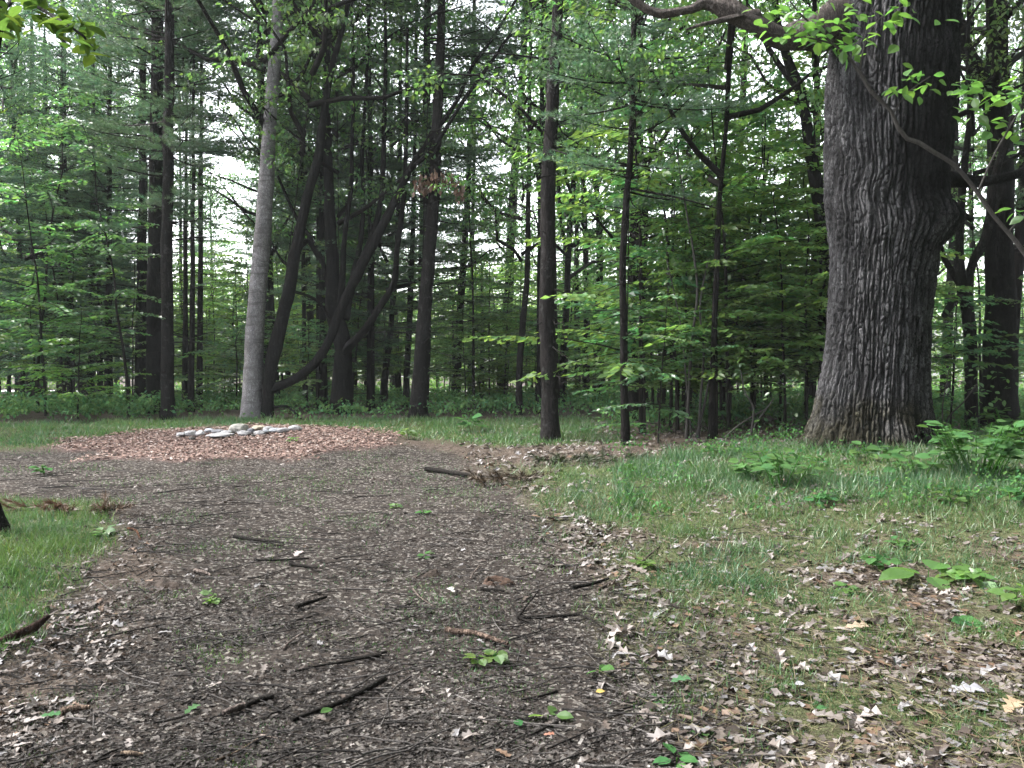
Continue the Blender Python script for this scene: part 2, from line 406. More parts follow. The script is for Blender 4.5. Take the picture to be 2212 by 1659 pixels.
def pine_variant(seed, H, hc, Lmax, droop=0.0, tstep=.10, bl=.13, mat=None, wstep=.55, bare=True, prof=.75):
    g = np.random.default_rng(seed); wood = MB(); P, D, Cc = [], [], []
    z = hc
    if bare:
        for zz in np.arange(1.2, hc, .5):
            for _ in range(g.integers(1, 4)):
                a = g.uniform(0, 2 * PI); L = g.uniform(.3, 1.6); d = np.array([math.cos(a), math.sin(a), g.uniform(-.25, .15)])
                p = np.array([0, 0, zz]) + np.outer(np.linspace(0, L, 4), d) + g.normal(0, .03, (4, 3)); p[0] = (0, 0, zz)
                tube(wood, p, np.linspace(.014, .004, 4), 3, cap=False)
    while z < H - .3:
        fr = (z - hc) / (H - hc)
        for bnum in range(g.integers(3, 6)):
            if g.random() < .12: continue
            L = Lmax * (1 - fr)**prof * g.uniform(.5, 1.1) * (.6 + .4 * min(1, fr * 4)) + .25
            a = g.uniform(0, 2 * PI); el = -.12 + .65 * fr + g.normal(0, .1) - droop
            ds = np.linspace(0, 1, 6)
            hd = np.array([math.cos(a), math.sin(a), 0]); perp = np.array([-math.sin(a), math.cos(a), 0])
            bend = g.normal(0, .12)
            p = np.array([0, 0, z + g.uniform(-.12, .12)]) + np.outer(ds * L, hd * math.cos(el)) + np.outer(ds**2 * L * bend, perp)
            p[:, 2] += ds * L * math.sin(el) + ds**2.2 * L * (.16 - droop * .6)
            tube(wood, p, np.linspace(.012 + .008 * L, .004, 6), 3, cap=False)
            cb = g.uniform(.72, 1.25)
            ns = max(3, int(L / .17))
            for t in np.linspace(.22, 1, ns):
                o = np.array([np.interp(t, ds, p[:, k]) for k in range(3)])
                for side in (-1, 1):
                    sl = (.36 * L * (1.12 - t) + .16) * g.uniform(.6, 1.15)
                    ang = .85 + g.normal(0, .15)
                    d = hd * math.cos(ang) + side * perp * math.sin(ang); d = d + np.array([0, 0, g.normal(.06, .14) - droop * .5])
                    m = max(2, int(sl / tstep))
                    for s in np.linspace(.25, 1, m):
                        P.append(o + d * sl * s); D.append(d + np.array([0, 0, .25]) + g.normal(0, .25, 3)); Cc.append(cb)
        z += wstep * g.uniform(.7, 1.3) * (1 - .35 * fr)
    P, D, Cc = np.array(P), np.array(D), np.array(Cc)
    tube(wood, [(0, 0, .5), (0, 0, H * .5), (0, 0, H)], [.012, .01, .006], 4)
    lf = MB(); n = len(P)
    scatter(lf, TUFT_V, TUFT_F, P, basis(D, rand_dirs(n, g)), bl * g.uniform(.8, 1.25, n), tint(n, g, .8, 1.2, .10) * Cc[:, None])
    return wood.mesh('pine_branches', M_BRANCH), lf.mesh('pine_crown', mat or M_NEEDLE, False)

def leaf_cloud(lf, C, rad, per, size, g, flat=.35, mat4=True, tl=.7, th=1.3):
    n = len(C) * per; c = np.repeat(C, per, 0); r = np.repeat(rad, per)
    o = rand_dirs(n, g) * g.uniform(.15, 1, (n, 1))**.5 * r[:, None]; o[:, 2] *= flat
    up = np.stack([g.normal(0, .45, n), g.normal(0, .45, n), np.ones(n)], 1)
    fw = o * [1, 1, .3] + g.normal(0, .35, (n, 3)); fw[:, 2] -= .25
    ct = np.repeat(g.uniform(.75, 1.25, len(C)), per)
    T = tint(n, g, tl, th, .14) * ct[:, None]
    scatter(lf, LEAF4_V, LEAF4_F, c + o, basis(fw, up), size * g.uniform(.65, 1.25, n), T)

def decid_variant(seed, H, hc, Rr, limbs=18, size=.125, per=16, mat=None):
    g = np.random.default_rng(seed); wood = MB(); C = []
    for i in range(limbs):
        z0 = hc * .85 + (H * .9 - hc * .85) * (i + g.uniform(0, .8)) / limbs; fr = (z0 - hc) / (H - hc)
        a = i * 2.4 + g.normal(0, .4); el = g.uniform(.35, .95) * (1 - .2 * fr); L = Rr * (1.15 - .65 * max(fr, 0)) * g.uniform(.65, 1.15)
        ds = np.linspace(0, 1, 6); hd = np.array([math.cos(a), math.sin(a), 0])
        p = np.array([0, 0, z0]) + np.outer(ds * L, hd * math.cos(el)); p[:, 2] += L * math.sin(el) * ds**1.25
        p[1:] += g.normal(0, .06 * L, (5, 3)) * ds[1:, None]
        tube(wood, p, np.linspace(.02 + .012 * L, .008, 6), 4, cap=False)
        for s in range(g.integers(6, 10)):
            t = g.uniform(.3, 1); o = np.array([np.interp(t, ds, p[:, k]) for k in range(3)])
            d = nrm(hd * g.uniform(0, 1) + g.normal(0, .7, 3) * [1, 1, .45]); sl = g.uniform(.5, 1.1) * Rr * .34
            q = o + np.outer(np.linspace(0, 1, 4), d * sl) + g.normal(0, .04, (4, 3)); q[0] = o
            tube(wood, q, np.linspace(.014, .004, 4), 3, cap=False)
            for tt in (.45, .75, 1.0): C.append(o + d * sl * tt + g.normal(0, .12, 3))
    tube(wood, [(0, 0, .5), (0, 0, H * .5), (0, 0, H * .9)], [.012, .01, .006], 4)
    C = np.array(C); lf = MB()
    leaf_cloud(lf, C, g.uniform(.28, .55, len(C)), per, size, g)
    return wood.mesh('limbs', M_BRANCH), lf.mesh('leaf_crown', mat or M_LEAF, False)

def sapling_variant(seed, H, spread, nb=22, size=.10, lean=.1, mat=None, z0=.12):
    g = np.random.default_rng(seed); wood = MB(); P, D, U, T = [], [], [], []
    zs = np.linspace(0, 1, 9); st = np.stack([lean * H * zs**1.5 * .6 + g.normal(0, .03, 9) * zs * H * .25, g.normal(0, .03, 9) * zs * H * .25, zs * H], 1)
    tube(wood, st, np.linspace(.008 + .0045 * H, .005, 9), 6, cap=False)
    for i in range(nb):
        t = g.uniform(z0, 1.0); o = np.array([np.interp(t, zs, st[:, k]) for k in range(3)])
        a = i * 2.4 + g.normal(0, .4); L = spread * (1.15 - .75 * t) * g.uniform(.5, 1.15) + .2
        el = g.uniform(-.05, .45); hd = np.array([math.cos(a), math.sin(a), 0]); perp = np.array([-math.sin(a), math.cos(a), 0])
        ds = np.linspace(0, 1, 5); p = o + np.outer(ds * L, hd * math.cos(el)); p[:, 2] += L * math.sin(el) * ds - .18 * L * ds**2
        tube(wood, p, np.linspace(.004 + .004 * L, .002, 5), 3, cap=False)
        tone = g.uniform(.8, 1.25)
        for tt in np.arange(.15, 1.02, .07 / max(L, .3)):
            b = np.array([np.interp(tt, ds, p[:, k]) for k in range(3)])
            for side in (-1, 1):
                m = g.integers(1, 3 if tt < .8 else 2)
                for q in range(m + 1):
                    d = hd * g.uniform(.2, .9) + side * perp * g.uniform(.4, 1) + np.array([0, 0, -.22])
                    P.append(b + d * g.uniform(.02, .05 + .3 * q * spread * .3)); D.append(d); U.append([g.normal(0, .45), g.normal(0, .45), 1]); T.append(tone)
    n = len(P); lf = MB()
    scatter(lf, LEAF4_V, LEAF4_F, np.array(P), basis(np.array(D), np.array(U)), size * g.uniform(.5, 1.25, n) * 1.1, tint(n, g, .7, 1.3, .14) * np.array(T)[:, None] * {51: (1.1, 1, .8), 52: (.8, .95, 1.2), 53: (1, 1, 1), 54: (1.2, 1.1, .7), 55: (.75, .9, 1.1)}[seed])
    return wood.mesh('stem_branches', M_BRANCH), lf.mesh('sapling_foliage', mat or M_LEAFY, False)

PINES = [pine_variant(21, 19, 3.6, 2.9), pine_variant(22, 20, 5.0, 2.7), pine_variant(23, 17, 2.6, 2.6), pine_variant(24, 20, 8.0, 3.0)]
HEM = [pine_variant(31, 12, 1.5, 3.0, .16, .085, .085, M_HEMLOCK, .36, False), pine_variant(32, 9, 1.0, 2.4, .14, .085, .08, M_HEMLOCK, .33, False)]
DEC = [decid_variant(41, 17, 5.0, 3.6), decid_variant(42, 19, 6.5, 3.4), decid_variant(43, 15, 3.6, 3.4, 20), decid_variant(44, 17, 7.5, 4.4, 20)]
SAP = [sapling_variant(51, 4.2, 1.7, 26), sapling_variant(52, 3.0, 1.4, 22), sapling_variant(53, 5.6, 1.9, 32, .11), sapling_variant(54, 2.2, 1.2, 18, .095), sapling_variant(55, 6.5, 1.7, 34, .11, .2, None, .25)]
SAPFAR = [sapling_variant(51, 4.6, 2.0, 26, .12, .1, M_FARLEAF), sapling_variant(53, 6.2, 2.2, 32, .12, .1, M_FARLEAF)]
HT = {id(PINES[0]): 19, id(PINES[1]): 20, id(PINES[2]): 17, id(PINES[3]): 20, id(HEM[0]): 12, id(HEM[1]): 9, id(DEC[0]): 17, id(DEC[1]): 19, id(DEC[2]): 15, id(DEC[3]): 17}

FILL = []       # (u, kind word, object) for labels made at the end
def base_flare(pts, rad, flare=.35, h=.55):
    z = pts[:, 2] - pts[0, 2]
    return rad * (1 + flare * np.exp(-np.maximum(z, 0) / h * 2.2))

def tree_poly(name, label, cat, poly, mat, crown=None, group=None, d=None, H=16.0, sides=14, rough=.10, flare=.35, cs=None, rz=None, extra=(), seed=0, top_r=.35, parts=('branches', 'crown'), vertical_top=.75):
    """a tree whose trunk follows poly [(u, v, width)] from base to top of view, then grows on to height H"""
    u0, v0, _ = poly[0]
    b = ground(u0, v0) if d is None else at(u0, v0, d)
    d = b[1]; b[2] = hz(b[0], b[1])
    root = thing(name, label, cat, b, group)
    pts = [at(u, v, d) - b for u, v, w in poly]; rad = [(.74 if 'maple' in name else 1) * w / 2 / F * d for u, v, w in poly]
    pts[0] = np.array([pts[0][0], 0, -.12])
    last = pts[-1]; dirn = nrm(pts[-1] - pts[-2]); dirn = nrm(dirn * (1 - vertical_top) + np.array([0, 0, vertical_top]))
    if last[2] < H:
        rem = H - last[2]
        for t in (.25, .5, .75, 1.0):
            pts.append(last + dirn * rem * t / max(dirn[2], .3)); rad.append(rad[len(poly) - 1] * (1 - t * (1 - top_r * .4)))
    p, r = resample(pts, rad, max(.12, d * .012))
    g = np.random.default_rng(seed + int(u0)); wob = np.stack([fbm(p[:, 2] * .7, u0 * .13, 1.0, 2), fbm(p[:, 2] * .7, u0 * .13, 5.0, 2), np.zeros(len(p))], 1) * .02
    p = p + wob; r = base_flare(p, r, flare)
    m = MB(); rough = rough * (1.9 if 'maple' in name else 1.2); tube(m, p, r, sides, None, rough, u0 * .37)
    if name == 'pine_tree' and p[0][1] == p[0][1]:
        for _ in range(int(10 + p[-1][2])):
            kz = int(g.integers(len(p) // 10, max(len(p) // 10 + 2, int(len(p) * .75)))); a = g.uniform(0, 6.28); L = g.choice([.06, .12, .25, .6, 1.1]) * g.uniform(.7, 1.3)
            dv = np.array([math.cos(a), math.sin(a), g.uniform(-.3, .25)]); tube(m, [p[kz], p[kz] + dv * (r[kz] + L * .5), p[kz] + dv * (r[kz] + L) + [0, 0, -.04 * L]], np.array([1, .7, .35]) * (.008 + .012 * min(1, L)), 4)
    for poly2 in extra:
        q = [at(u, v, d + dd) - b for u, v, w, dd in poly2]; rr = [(.68 if 'maple' in name else 1) * w / 2 / F * d for u, v, w, dd in poly2]
        q, rr = resample(q, rr, .15); tube(m, q, rr, 10, None, rough, u0 * .11 + len(q))
    link('trunk', m.mesh('trunk', mat), root)
    if crown:
        top = p[-1]; tilt = Vector((0, 0, 1)).rotation_difference(Vector((top[0], top[1], top[2])))
        for nm, me in zip(parts, crown):
            o = link(nm, me, root); s = (H / HT[id(crown)]) if cs is None else cs
            e = tilt.to_matrix().to_4x4() @ Matrix.Rotation(g.uniform(0, 6.28) if rz is None else rz, 4, 'Z') @ Matrix.Scale(s, 4)
            o.matrix_local = e
            if rz is None: rz = 0; o.matrix_local = tilt.to_matrix().to_4x4() @ Matrix.Rotation(u0 * .7, 4, 'Z') @ Matrix.Scale(s, 4); rz = u0 * .7
    return root

def pick(l, k): return l[k % len(l)]
PC = ('branches', 'crown')
# ------------------------------------------------------------------ the trees one can point to
G_P = 'pines at the edge of the clearing'
tree_poly('pine_tree', 'dark pine trunk, paired close on the left side of a thinner lighter one', 'tree', [(331, 892, 34), (333, 700, 31), (335, 500, 29), (338, 250, 26), (340, 0, 22)], M_PINEBARK, PINES[1], H=18)
tree_poly('pine_tree', 'greyish slim pine trunk just right of its darker twin, dark at foot', 'tree', [(362, 906, 29), (362, 760, 26), (361, 560, 24), (364, 300, 22), (366, 0, 18)], M_GREYBARK, PINES[1], H=17)
tree_poly('pale_tree', 'tall leaning tree with smooth pale grey trunk behind the stone fire ring', 'tree', [(545, 902, 46), (547, 800, 42), (556, 640, 38), (566, 520, 36), (575, 400, 32), (590, 170, 26), (601, 0, 23)], M_PALEBARK, DEC[3], H=17, cs=1.0)
bent = [(577, 903, 34), (578, 850, 34), (583, 810, 38), (594, 750, 40), (622, 640, 36), (633, 571, 34), (647, 501, 30), (662, 431, 28), (678, 373, 26), (691, 320, 24), (697, 262, 22), (712, 170, 18), (740, 60, 15), (752, 0, 14)]
tree_poly('forked_maple', 'dark maple with a low limb sweeping out horizontally then rising across the wood', 'tree', bent, M_MAPLEBARK, DEC[3], H=15, cs=.9, flare=.25, extra=[
    [(579, 846, 30, 0), (600, 835, 29, 0), (640, 817, 29, 0), (680, 785, 28, 0), (710, 738, 28, 0), (735, 672, 30, 0), (770, 596, 32, 0), (804, 533, 29, 0), (837, 467, 26, 0), (877, 383, 21, 0), (894, 350, 19, 0), (934, 293, 15, .1), (987, 217, 13, .2), (1020, 143, 12, .3), (1057, 93, 10, .3), (1104, 17, 8, .3), (1150, -60, 7, .3), (1210, -200, 5, .3)],
    [(890, 360, 15, 0), (934, 322, 13, -.1), (1004, 213, 12, -.2), (1050, 150, 11, -.3), (1104, 73, 8, -.3), (1170, 0, 7, -.3), (1250, -90, 5, -.3)],
    [(635, 630, 10, 0), (668, 640, 9, .2), (690, 655, 9, .3), (712, 690, 8, .4)],
    [(594, 880, 9, 0), (620, 878, 8, -.1), (650, 905, 6, -.2)],
    [(640, 540, 22, 0), (665, 520, 18, .2), (690, 560, 14, .3)]])
tree_poly('many_stemmed_maple', 'black maple with many upright stems fanning from one thick trunk', 'tree', [(735, 893, 66), (741, 800, 54), (738, 730, 52), (722, 683, 46), (720, 613, 40), (718, 560, 36), (714, 489, 32), (711, 400, 28), (708, 300, 24), (705, 180, 20), (716, 0, 15)], M_MAPLEBARK, DEC[0], H=16, d=20.0, flare=.3, extra=[
    [(735, 660, 26, 0), (740, 590, 20, -.2), (742, 536, 17, -.3), (750, 466, 15, -.4), (759, 400, 14, -.5), (760, 320, 12, -.5), (764, 180, 10, -.5), (760, 0, 8, -.5)],
    [(745, 690, 30, 0), (760, 610, 22, .2), (772, 560, 18, .3), (781, 500, 16, .4), (785, 425, 15, .4), (782, 340, 13, .4), (790, 200, 11, .4), (800, 0, 8, .4)],
    [(755, 640, 24, 0), (775, 575, 20, -.3), (808, 500, 18, -.4), (823, 431, 17, -.4), (827, 380, 16, -.4), (830, 270, 14, -.4), (833, 120, 11, -.4), (832, 0, 9, -.4)],
    [(738, 770, 34, 0), (758, 744, 28, -.3), (778, 725, 25, -.5), (800, 697, 23, -.6), (818, 665, 22, -.6), (842, 630, 20, -.6), (854, 596, 19, -.6), (857, 545, 18, -.6), (866, 478, 16, -.6), (874, 400, 14, -.6), (878, 250, 12, -.6), (880, 60, 9, -.6)],
    [(722, 680, 26, 0), (700, 575, 16, .2), (668, 510, 14, .3), (640, 470, 11, .4), (600, 380, 8, .5)]])
PINE910 = tree_poly('pine_tree', 'brown grey pine leaning gently right, a spray of rusty dead leaves half way up', 'tree', [(903, 902, 40), (906, 830, 33), (914, 720, 30), (924, 600, 28), (929, 530, 26), (938, 400, 24), (944, 280, 22), (950, 120, 19), (954, 0, 17)], M_GREYBARK, PINES[3], H=18)
tree_poly('pine_tree', 'sturdy straight pine with scaly grey bark standing alone near the path', 'tree', [(1189, 953, 46), (1187, 900, 37), (1184, 760, 35), (1181, 600, 33), (1184, 430, 31), (1190, 300, 29), (1196, 150, 26), (1205, 0, 23)], M_GREYBARK, PINES[3], H=18, sides=18, flare=.3)
tree_poly('pine_tree', 'slim black pole of a pine, the nearer one of a close pair', 'tree', [(1351, 962, 20), (1348, 850, 17), (1346, 700, 16), (1345, 540, 15), (1353, 430, 14), (1362, 330, 13), (1366, 150, 12), (1370, 0, 11)], M_PINEBARK, PINES[1], H=15)
tree_poly('pine_tree', 'thicker dark pine hidden at the foot by its slim black neighbour', 'tree', [(1369, 917, 26), (1366, 800, 24), (1369, 650, 24), (1371, 500, 22), (1375, 330, 19), (1380, 160, 15), (1384, 0, 13)], M_PINEBARK, DEC[0], H=17)
G_M = 'slender trunks in the middle of the wood'
tree_poly('pine_tree', 'dark thin pine leaning right, first behind the leaning brown grey pine', 'tree', [(983, 868, 20), (990, 740, 17), (995, 660, 16), (1004, 520, 14), (1014, 340, 12), (1021, 160, 10), (1024, 0, 8)], M_PINEBARK, PINES[2], G_M, H=17)
tree_poly('pine_tree', 'dark trunk half way from leaning pine to lone pine', 'tree', [(1083, 858, 25), (1091, 740, 22), (1098, 640, 20), (1104, 520, 19), (1110, 400, 18), (1117, 290, 17), (1128, 170, 15), (1136, 0, 13)], M_PINEBARK, DEC[1], G_M, H=18)
tree_poly('slender_tree', 'light brown slender trunk curving up beside the lone scaly pine', 'tree', [(1119, 897, 15), (1124, 780, 14), (1132, 680, 13), (1139, 600, 12), (1141, 480, 11), (1144, 300, 9), (1146, 0, 7)], M_GREYBARK, DEC[0], G_M, H=14, cs=.75)
tree_poly('slender_tree', 'dark slim trunk half hidden behind the lone scaly pine', 'tree', [(1164, 893, 13), (1165, 760, 12), (1166, 560, 11), (1169, 330, 10), (1174, 0, 8)], M_MAPLEBARK, PINES[3], G_M, H=15)
tree_poly('slender_tree', 'grey slim trunk forking into a wide V above the lone pine foot', 'tree', [(1213, 876, 16), (1216, 780, 15), (1224, 660, 14), (1228, 540, 13), (1238, 400, 11), (1254, 250, 9), (1270, 60, 7)], M_GREYBARK, DEC[2], G_M, H=16, extra=[[(1228, 560, 10, 0), (1212, 480, 8, .2), (1205, 380, 7, .3), (1196, 200, 5, .3)]])
tree_poly('slender_tree', 'crooked dark tree with rusty broken leaf tuft, deep between lone and paired pines', 'tree', [(1290, 868, 20), (1291, 760, 18), (1293, 640, 17), (1296, 560, 15), (1290, 420, 12), (1270, 300, 9), (1262, 100, 7)], M_MAPLEBARK, DEC[1], G_M, H=17)
tree_poly('slender_tree', 'short leaning dark trunk with an orange broken top near the maple stems', 'tree', [(825, 884, 17), (831, 810, 15), (842, 730, 13), (848, 650, 12), (856, 560, 11), (862, 380, 9), (866, 120, 7)], M_MAPLEBARK, DEC[2], G_M, H=14)
tree_poly('slender_tree', 'straight dark trunk touching the left side of the leaning brown grey pine', 'tree', [(876, 878, 14), (881, 760, 13), (887, 640, 12), (892, 480, 10), (896, 300, 8), (900, 0, 7)], M_PINEBARK, PINES[2], G_M, H=15)
tree_poly('slender_tree', 'thin dark pole between the leaning pine and the middle of the wood', 'tree', [(1016, 858, 13), (1016, 760, 12), (1018, 640, 10), (1022, 440, 8), (1026, 200, 7)], M_PINEBARK, PINES[3], G_M, H=15)
tree_poly('slender_tree', 'thin straight stem seen through the arch of the sweeping maple limb', 'tree', [(658, 880, 12), (657, 760, 10), (656, 640, 9), (655, 540, 8), (652, 300, 6)], M_MAPLEBARK, DEC[0], G_M, H=13, cs=.7)
tree_poly('slender_tree', 'dark slim tree beside a cluster of thin pale stems, near the giant oak', 'tree', [(1537, 950, 18), (1540, 850, 15), (1543, 720, 13), (1547, 580, 12), (1556, 420, 10), (1570, 260, 9), (1584, 70, 8), (1590, 0, 7)], M_PINEBARK, DEC[0], G_M, H=14, cs=.8)
tree_poly('slender_tree', 'smooth grey trunk rising behind the leafy saplings beside the oak', 'tree', [(1574, 868, 22), (1577, 750, 20), (1585, 600, 17), (1594, 400, 15), (1606, 200, 13), (1612, 0, 11)], M_GREYBARK, DEC[1], G_M, H=17)
tree_poly('slender_tree', 'thin grey stem just right of the paired dark pines', 'tree', [(1389, 917, 11), (1388, 800, 10), (1390, 650, 8), (1398, 420, 7), (1410, 200, 5)], M_GREYBARK, DEC[2], G_M, H=12, cs=.7)
tree_poly('curved_tree', 'dark curving tree that bows out from behind the giant oak, forked at top', 'tree', [(1840, 905, 40), (1826, 720, 36), (1805, 590, 33), (1785, 530, 31), (1774, 470, 29), (1764, 400, 27), (1750, 320, 24), (1741, 260, 22), (1728, 195, 22), (1700, 125, 20), (1682, 60, 16), (1675, 0, 13)], M_MAPLEBARK, DEC[3], H=13, cs=.75, d=14.0, extra=[[(1728, 195, 18, 0), (1695, 155, 14, .1), (1670, 120, 12, .2), (1650, 85, 10, .3), (1620, 20, 8, .4), (1580, -80, 6, .4)]])
# slim background trunks that show below the boughs at the left and elsewhere
LEFT = [(20, 861, 9), (40, 862, 17), (64, 858, 22), (92, 863, 17), (133, 868, 24), (196, 872, 16), (232, 874, 18), (304, 876, 30), (172, 858, 8), (398, 884, 13), (413, 890, 14), (430, 880, 15), (95, 848, 10), (183, 850, 11), (252, 852, 13)]
for k, (u, v, w) in enumerate(LEFT):
    cr = pick([PINES[0], HEM[0], PINES[2], DEC[2], PINES[1], HEM[0]], k)
    if 240 < u < 440: cr = PINES[3]
    o = tree_poly('pine_tree' if k % 6 != 3 else 'slender_tree', '', 'tree', [(u, v, w), (u + 2, 700, w * .85), (u + 4, 400, w * .6), (u + 5, 100, w * .4)], M_PINEBARK if k < 9 else M_GREYBARK, cr, 'trees deeper in the wood', H=HT[id(cr)] * random.uniform(.8, 1.0), sides=8, seed=k)
    FILL.append((u, 'conifer' if k % 6 != 3 else 'broadleaf', o))
# right of the oak
tree_poly('broadleaf_tree', 'massive black trunk right of the oak with a curved limb on its left', 'tree', [(2160, 890, 74), (2160, 760, 66), (2160, 560, 58), (2160, 330, 50), (2157, 160, 44), (2152, 0, 40)], M_MAPLEBARK, DEC[3], H=16, d=15.5, extra=[[(2160, 300, 34, 0), (2135, 205, 34, -.1), (2118, 160, 32, -.2), (2096, 125, 29, -.2), (2076, 70, 26, -.2), (2060, 0, 25, -.2), (2052, -120, 20, -.2), (2030, -300, 14, -.2)]])
tree_poly('pine_tree', 'narrow black trunk in front of the massive one at far edge', 'tree', [(2178, 911, 32), (2182, 830, 27), (2190, 700, 25), (2200, 560, 23), (2214, 350, 20), (2226, 0, 18)], M_PINEBARK, PINES[1], H=16)
tree_poly('forked_tree', 'crooked grey tree seen right of the oak, forked three ways at head height', 'tree', [(2102, 860, 26), (2098, 760, 25), (2092, 703, 26), (2084, 640, 26), (2076, 600, 22), (2074, 549, 17), (2077, 430, 16), (2088, 320, 13), (2094, 240, 10), (2092, 100, 8)], M_GREYBARK, DEC[0], H=13, d=15.0, cs=.75, extra=[
    [(2078, 622, 16, 0), (2056, 585, 13, .1), (2040, 559, 12, .2), (2029, 516, 9, .2), (2020, 450, 6, .2)],
    [(2084, 635, 20, 0), (2102, 565, 18, -.1), (2126, 522, 19, -.2), (2138, 470, 18, -.2), (2150, 380, 15, -.2), (2190, 250, 11, -.2)],
    [(2078, 640, 18, 0), (2056, 656, 17, -.2), (2040, 682, 13, -.4)]])

# ------------------------------------------------------------------ the giant oak
D0 = 11.0
b = at(1887, 958, D0); b[2] = hz(b[0], b[1])
OAK = thing('giant_oak', 'giant old oak with thick ridged grey bark, burls and one dead limb', 'tree', b)
prof = [(985, 1722, 2052), (965, 1738, 2034), (940, 1752, 2021), (900, 1764, 2008), (860, 1771, 2003), (800, 1783, 2000), (700, 1791, 2000), (600, 1796, 2008), (540, 1796, 2020), (500, 1792, 2040), (470, 1790, 2044), (430, 1784, 2030), (380, 1782, 2026), (300, 1781, 2034), (200, 1779, 2039), (120, 1783, 2040), (0, 1797, 2042), (-120, 1806, 2046), (-260, 1815, 2046), (-600, 1840, 2030), (-1300, 1890, 2010), (-2000, 1935, 1975)]
pz = np.array([at(1900, v, D0)[2] - b[2] for v, l, r in prof])
pc = np.array([((l + r) / 2 - CX) / F * D0 - b[0] for v, l, r in prof]); pr = np.array([(r - l) / 2 / F * D0 for v, l, r in prof]) * .985
zz = np.concatenate([np.arange(-.25, 6.4, .013), np.arange(6.4, 15.0, .12)]); na = 500
o_ = np.argsort(pz); c_ = np.interp(zz, pz[o_], pc[o_]); r_ = np.interp(zz, pz[o_], pr[o_])
A = np.arange(na) * 2 * PI / na; AA, ZZ = np.meshgrid(A, zz); RR = np.repeat(r_[:, None], na, 1); CC = np.repeat(c_[:, None], na, 1)
fl = np.exp(-np.maximum(ZZ, 0) / .35)
RR = RR * (1 + .09 * fl * np.cos(AA * 5 + 1.0) + .07 * fl * np.cos(AA * 9 + .6)) + .03 * fbm(np.cos(AA) * 1.2, np.sin(AA) * 1.2, ZZ * .9, 3)
def bump(a0, z0, sa, sz, h):
    da = (AA - a0 + PI) % (2 * PI) - PI
    return h * np.exp(-(da / sa)**2 - ((ZZ - z0) / sz)**2)
zb = lambda v: at(1900, v, D0)[2] - b[2]
A1 = 1.5 * PI - math.asin(min(1, max(-1, (1838 - 1905) / 125)) ) * -1
swirl_a, swirl_z = 1.5 * PI - .62, zb(415)
knot_a, knot_z = 1.5 * PI - .55, zb(533)
RR = RR + bump(swirl_a, swirl_z, .34, .22, .055) + bump(knot_a, knot_z, .13, .09, .05) - bump(knot_a, knot_z, .06, .04, .08) + bump(1.5 * PI + .35, zb(160), .5, .35, .05) - bump(1.5 * PI - .02, zb(190), .25, .3, .04)
# bark ridges: stretched, warped and swirling about the burl
da = ((AA - swirl_a + PI) % (2 * PI) - PI) * .65; dz_ = ZZ - swirl_z
sw = np.exp(-((da / .38)**2 + (dz_ / .34)**2)); ang = .32 * sw
px = np.cos(AA) * .64; py = np.sin(AA) * .64; pz_ = ZZ
s_ = AA + (da * np.cos(ang) - dz_ * np.sin(ang) - da) / .65; z_ = swirl_z + da * np.sin(ang) + dz_ * np.cos(ang)
s_ = np.where(sw > 1e-4, s_, AA); z_ = np.where(sw > 1e-4, z_, ZZ)
qx, qy = np.cos(s_) * .64, np.sin(s_) * .64
wx = .007 * noise3(qx * 7, qy * 7, z_ * 3.0); wy = .007 * noise3(qx * 7 + 9, qy * 7, z_ * 3.0)
n1 = noise3((qx + wx) * 25, (qy + wy) * 25, z_ * 1.6); n2 = noise3((qx + wx) * 23, (qy + wy) * 23, z_ * 10.0 + 4)
ridge = sstep(.02, .36, np.abs(n1)) * (.25 + .75 * sstep(.0, .22, np.abs(n2)))
RR = RR + bump(1.5 * PI + 1.2, zb(478), .55, .17, .085) - bump(1.5 * PI + 1.2, zb(548), .6, .12, .045) + (.044 * ridge - .02) + .006 * n2
vx = CC + np.cos(AA) * RR; vy = np.sin(AA) * RR
col = (.20 + .80 * ridge * (.8 + .2 * noise3(qx * 9, qy * 9, z_ * 3))) * (1 + .35 * fbm(qx * 2.5, qy * 2.5, z_ * 1.1, 3))
moss = sstep(.75, .0, ZZ + .45 * fbm(qx * 3, qy * 3, z_ * 3, 3))[..., None]
ds_ = (AA - (1.5 * PI + .62) + PI) % (2 * PI) - PI; scar_shade = sstep(1.25, .8, np.abs(ds_ + .3 * fbm(qx * 2, qy * 2, z_ * 1.2, 3)) * 1.2) * sstep(zb(560), zb(400), ZZ + .3 * fbm(qx * 3, qy * 3, z_ * 2, 3))
col = col * (1 - .72 * scar_shade)  # black bark scar plus painted shade on the trunk's upper right
col = col[..., None] * (1 - moss * np.array([.35, .38, .58]))
mb = MB(); nzr = len(zz); ii = np.arange(nzr - 1)[:, None] * na; jj = np.arange(na)[None, :]; j2 = (jj + 1) % na
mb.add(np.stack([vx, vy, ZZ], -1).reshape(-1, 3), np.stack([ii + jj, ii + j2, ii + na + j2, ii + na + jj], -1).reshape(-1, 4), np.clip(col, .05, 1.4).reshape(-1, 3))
M_OAK = mat_bark('oak_bark', (.026, .025, .027), (.235, .232, .245), 34, .25, .012, lichen=None)
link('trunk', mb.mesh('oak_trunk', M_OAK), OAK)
def oak_part(name, polys, mat, dd, sides=14, rough=.22, label=None):
    m = MB()
    for pl in polys:
        q = [at(u, v, D0 + e) - b for u, v, w, e in pl]; rr = [w / 2 / F * (D0 + e) for u, v, w, e in pl]
        q, rr = resample(q, rr, .05); tube(m, q, rr, sides, None, rough, dd)
    o = link(name, m.mesh(name, mat), OAK)
    if label: o['label'] = label
    return o
